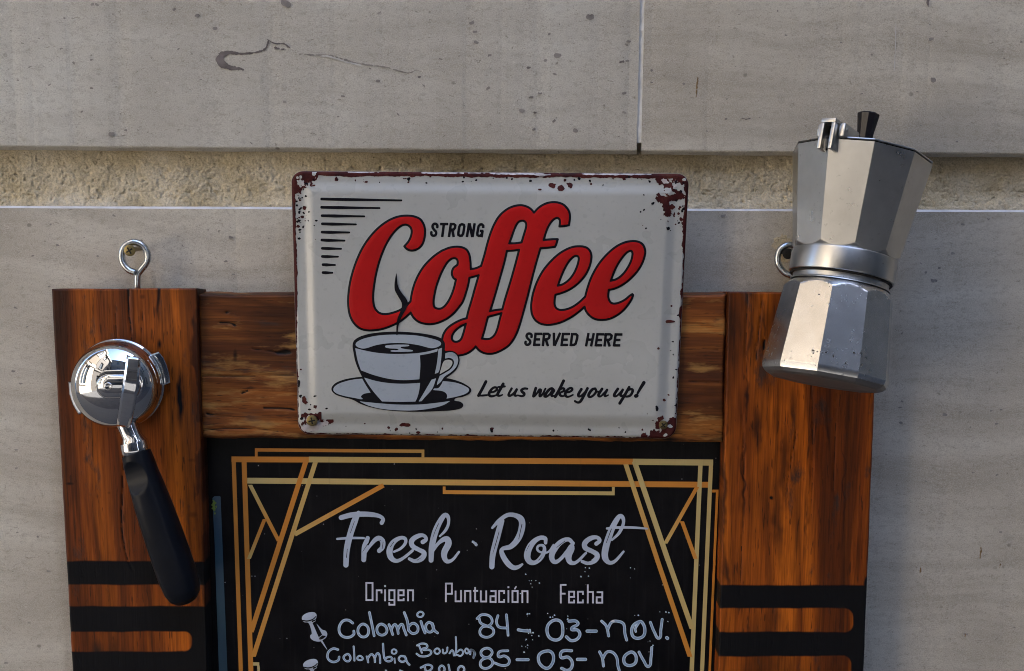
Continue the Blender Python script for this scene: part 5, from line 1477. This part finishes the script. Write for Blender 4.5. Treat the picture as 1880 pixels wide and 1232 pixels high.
def stadium(cx0, cx1, cy, r, n=18):
    a = np.linspace(math.pi / 2, math.pi * 1.5, n)
    b = np.linspace(-math.pi / 2, math.pi / 2, n)
    return [(cx0 + r * math.cos(t), cy - r * math.sin(t)) for t in a] + [(cx1 + r * math.cos(t), cy - r * math.sin(t)) for t in b]
def pillow(m, cx0, cx1, cy, r, d0, d1, rise, mat=0):
    """a stadium-shaped boss with a rounded crown"""
    rows = []
    for f, d in [(1.0, d0), (1.0, d1)] + [(math.cos(q), d1 + rise * math.sin(q)) for q in np.linspace(0.12, 1.45, 9)]:
        Q = np.array(fz(stadium(cx0, cx1, cy, r * max(f, .06))))
        if f < 1.0:
            Q = np.array(fz(stadium(cx0 + 0 * r, cx1, cy, r * max(f, .06))))
        rows.append(PT(Q[:, 0], Q[:, 1], d))
    P = np.array(rows)
    m.grid(P, mat, True, wrap=True)
    m.add(P[-1], [list(range(P.shape[1]))], mat, True)
pillow(m, 425, 600, 470, 122, D_POST + .018, D_POST + .0345, .0014)
pillow(m, 432, 600, 482, 98, D_POST + .030, D_POST + .0358, .0040)
m.build("spout_seat", M_['chrome'], filt, sharp=35)
m = MB()
lathe(m, V3(*fz([(435, 480)])[0], D_POST + .0398), Y_, [(0, .0030), (.0006, .0030), (.0008, .0024), (.0004, .0016), (.0004, 0)], 0, 20)
m.build("seat_screw", M_['chrome'], filt)
m = MB()                                              # spout bar: bevelled sections from top to bottom
secs = []
for (xl, xr, y, df, db, bv) in ((588, 692, 236, .0600, .046, .10), (580, 694, 240, .0628, .046, .14), (576, 695, 262, .0640, .046, .16), (556, 690, 400, .0655, .046, .16), (540, 672, 512, .0660, .046, .16), (536, 668, 532, .0655, .046, .16), (518, 650, 650, .0620, .044, .18), (500, 622, 760, .0575, .041, .2), (497, 615, 790, .0560, .040, .22), (505, 605, 803, .0535, .040, .25)):
    (xa, y_), (xb, _) = fz([(xl, y), (xr, y + 14)])
    w = xb - xa
    sec = []
    for fx, fd in ((0, 0), (0, .55), (0, 1 - bv), (bv * .25, 1 - bv * .3), (bv, 1), (1 - bv, 1), (1 - bv * .25, 1 - bv * .3), (1, 1 - bv), (1, .55), (1, 0)):
        sec.append(V3(xa + w * fx, y_ + fx * 3, D_POST + db - .016 + (df - db + .008) * fd))
    secs.append(sec)
S = np.array(secs)
m.grid(S, 0, True, wrap=True)
m.add(S[0], [list(range(S.shape[1]))[::-1]], 0); m.add(S[-1], [list(range(S.shape[1]))], 0)
m.build("spout_bar", M_['chrome'], filt, sharp=28)
def fp(x, y, d):
    return V3(*fz([(x, y)])[0], D_POST + d)
def axis_loft(m, path, mat=0, seg=36):
    """path: (zoom x, zoom y, depth above the post, half width px, half depth m, exponent); sections lie across the path"""
    C = np.array([fp(*p[:3]) for p in path])
    T = np.gradient(C, axis=0); T /= np.linalg.norm(T, axis=1)[:, None]
    secs = []
    for c, t, p in zip(C, T, path):
        a = np.cross(t, [0, -1.0, 0]); a /= np.linalg.norm(a)
        b = np.cross(a, t)
        secs.append((c, a * p[3] * px_scale(c), b * p[4], p[5]))
    loft(m, secs, mat, seg)
m = MB()
axis_loft(m, [(560, 720, .020, 19, .0070, 2.4), (590, 790, .021, 18.5, .0068, 2.4), (612, 845, .022, 17.5, .0066, 2.4), (628, 885, .0225, 18, .0068, 2.3), (638, 915, .023, 21, .0078, 2.2), (644, 935, .0232, 24, .0090, 2.1)])
m.build("neck", M_['chrome'], filt, sharp=40)
m = MB()
axis_loft(m, [(640, 925, .023, 23, .0092, 2.1), (641, 930, .023, 25.2, .0101, 2.1), (646, 950, .0233, 25.6, .0103, 2.1), (655, 990, .024, 25.8, .0103, 2.1), (660, 1012, .0242, 25.4, .0102, 2.1), (661, 1018, .0242, 23, .0095, 2.1)])
m.build("ferrule", M_['chrome'], filt, sharp=40)
m = MB()
gx = lambda x, y: (((80 + x * 340 / 970) - 100) / (300 / 1320), ((800 + y * 340 / 970) - 600) / (300 / 1320))
pth = []
for x, y, d, hw, hd, e in ((482, 82, .0242, 22, .0090, 2.2), (486, 92, .0244, 26.0, .0104, 2.2), (500, 140, .0250, 27.6, .0114, 2.3), (520, 205, .0258, 28.6, .0122, 2.4), (543, 270, .0265, 30.2, .0130, 2.4), (575, 365, .0275, 32.2, .0138, 2.5), (620, 495, .0280, 33.6, .0145, 2.5), (665, 625, .0280, 34.2, .0148, 2.5), (705, 740, .0278, 34.0, .0147, 2.5), (727, 803, .0276, 32.0, .0140, 2.4), (740, 840, .0275, 27.5, .0122, 2.3), (748, 862, .0274, 20, .0090, 2.2), (752, 873, .0273, 10, .0045, 2.0)):
    X, Y = gx(x, y)
    pth.append((X, Y, d, hw, hd, e))
pth = np.array(pth)
kk = np.arange(len(pth)); k2 = np.linspace(0, len(pth) - 1, (len(pth) - 1) * 7 + 1)
pth = np.stack([np.interp(k2, kk, pth[:, c]) for c in range(6)], -1)
axis_loft(m, [tuple(p) for p in pth], 0, 96)
# scoop for the thumb in the upper front of the grip
ta, tb2 = fp(*gx(478, 120), .0248), fp(*gx(530, 262), .0262)
gax = (tb2 - ta) / np.linalg.norm(tb2 - ta)
tc = fp(*gx(508, 190), .0256)
n0 = np.array([-0.30, -0.93, 0.12]); n0 -= gax * np.dot(n0, gax); n0 /= np.linalg.norm(n0)
for arr in m.v:
    dv = arr - tc
    sx, hh = dv @ gax, dv @ n0
    lim = .0122 - .0038 + .0038 * (np.abs(sx) / .0135) ** 2.6
    cut = np.clip(hh - lim, 0, None) * (np.abs(sx) < .02)
    arr -= n0 * cut[:, None]
m.build("grip", M_['plastic'], filt, sharp=30)

# ------------------------------------------------------------------ the moka pot fixed to the right post
pb, pt = V3(1511.5, 703, D_POST + .060), V3(1581, 291, D_POST + .022)
pot = thing("moka_pot", pb, "faceted aluminium moka pot with a black knob, tilted on the orange right post", "coffee pot")
AX = pt - pb
LEN = np.linalg.norm(AX); AX = AX / LEN
pm = (pb + pt) / 2
cd = CAM - pm; cd /= np.linalg.norm(cd)
E1v = cd - AX * np.dot(cd, AX); E1v /= np.linalg.norm(E1v)
E2v = np.cross(AX, E1v)
if np.dot(E2v, RGT) < 0:
    E2v = -E2v
PS = px_scale(pm)
def dec(al, phase):
    q = (np.degrees(al) - phase) % 36.0 - 18.0
    return math.cos(math.radians(18)) / np.cos(np.radians(q))
def polar(mb, prof, phase, mat=0, nper=14, closed_top=False):
    """prof: (t along the axis, decagon circumradius px or None, round limit px or None)"""
    al = np.radians(phase + np.linspace(0, 360, 10 * nper, endpoint=False))
    rows = []
    for t, rd, rc in prof:
        r = np.full(al.shape, 1e9)
        if rd is not None:
            r = np.minimum(r, rd * dec(al, phase))
        if rc is not None:
            r = np.minimum(r, rc)
        tt = pb + AX * LEN * t
        rows.append(tt + (r * PS)[:, None] * (np.cos(al)[:, None] * E1v + np.sin(al)[:, None] * E2v))
    P = np.array(rows)
    mb.grid(P, mat, True, wrap=True, flip=True)
    return P
# boiler: faceted, flaring downward, shoulders cut by a cone
m = MB()
pr = [(0.004, None, 60), (0.000, 100, 100), (0.008, 108, 107), (0.022, 113, 113), (0.040, 115, 118)]
for t in np.linspace(0.05, 0.435, 90):
    pr.append((t, 115.5 - 17.5 * (t - 0.04) / 0.39, 94.5 + (0.405 - t) * 330.0 if t > 0.35 else None))
pr = [(t, a, (b if b is None or b > 82 else 82)) for t, a, b in pr]
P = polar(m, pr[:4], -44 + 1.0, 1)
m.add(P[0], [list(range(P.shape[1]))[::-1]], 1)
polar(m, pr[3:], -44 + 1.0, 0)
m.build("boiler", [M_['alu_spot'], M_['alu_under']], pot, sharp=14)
m = MB()
polar(m, [(0.425, None, 90), (0.430, None, 89), (0.434, None, 86.5), (0.445, None, 86), (0.460, None, 87)], 0, 0)
m.build("threaded_collar", M_['alu_dull'], pot, sharp=30)
m = MB()
polar(m, [(0.453, None, 70), (0.453, None, 91), (0.457, None, 92), (0.462, None, 91), (0.462, None, 70)], 0, 0)
m.build("seal", M_['seal'], pot, sharp=30)
m = MB()                                              # collector: round band, cone under the facets, ten flaring facets
pr = [(0.4615, None, 80), (0.4615, None, 92.5), (0.464, None, 94.6), (0.468, None, 95.0), (0.510, None, 95.2), (0.553, None, 95.4), (0.558, None, 95.0), (0.561, None, 94.2)]
for t in np.linspace(0.563, 0.63, 44):
    pr.append((t, 96.5 + 31.0 * (t - 0.565) / 0.435, 91.4 + (t - 0.562) * 330.0))
for t in np.linspace(0.65, 0.992, 12):
    pr.append((t, 96.5 + 31.0 * (t - 0.565) / 0.435, None))
pr += [(0.996, 127, None), (0.998, 122, None), (0.998, 30, None)]
P = polar(m, pr, 8.0)
m.build("collector", M_['alu'], pot, sharp=14)
m = MB()
pr = [(1.003, 60, None), (1.003, 126.0, None), (1.005, 127.5, None), (1.0085, 127, None), (1.013, 122, None), (1.040, 60, None), (1.046, 24, None), (1.047, 1, None)]
polar(m, pr, 8.0)
m.build("lid", M_['alu'], pot, sharp=14)
m = MB()
polar(m, [(0.9975, 123.5, None), (1.0035, 123.5, None)], 8.0)
m.build("lid_seam", M_['seal'], pot)
m = MB()
al = np.linspace(0, 2 * math.pi, 10, endpoint=False)
rows = [pb + AX * LEN * t + (r * PS) * (np.cos(al)[:, None] * E1v + np.sin(al)[:, None] * E2v) for t, r in ((1.045, 11), (1.06, 13.2), (1.12, 16), (1.188, 20.2), (1.196, 20.8), (1.201, 19.6), (1.2035, 12))]
P = np.array(rows); m.grid(P, 0, True, wrap=True, flip=True); m.add(P[-1], [list(range(10))], 0)
m.build("knob", M_['bakelite'], pot, sharp=20)
# handle bracket at the rim
ab = math.radians(-27)
nr = math.cos(ab) * E1v + math.sin(ab) * E2v
tg = -math.sin(ab) * E1v + math.cos(ab) * E2v
ro = pb + AX * LEN * 1.0 + nr * 121 * PS
fr = np.array([nr, tg, AX])
m = MB()
for s in (-1, 1):
    m.box(ro, fr, np.array([-4, s * 10.5 - 3.6, -25]) * PS, np.array([24, s * 10.5 + 3.6, 22]) * PS, 0, 1.0 * PS)
m.box(ro, fr, np.array([-4, -14, 22.5]) * PS, np.array([24, 14, 30]) * PS, 0, 1.2 * PS)
m.box(ro, fr, np.array([-6, -7, -22]) * PS, np.array([2, 7, 22]) * PS, 1)  # dark plate painted in for the shade inside the bracket slot
m.build("handle_bracket", [M_['alu_dull'], M_['seal']], pot, sharp=40)
for s in (-1, 1):
    m = MB()
    m.box(ro, fr, np.array([-48 if s > 0 else -22, (15.5 if s > 0 else -26), 0]) * PS, np.array([12, (28 if s > 0 else -15.5), 25]) * PS, 0, 4 * PS)
    lathe(m, ro + nr * 2 * PS + tg * s * 24 * PS + AX * 14 * PS, tg * s, [(0, 3.6 * PS), (5 * PS, 3.6 * PS), (5.8 * PS, 2.5 * PS), (5.8 * PS, 0)], 0, 14)
    m.build("hinge_lug", M_['alu_dull'], pot, sharp=40)
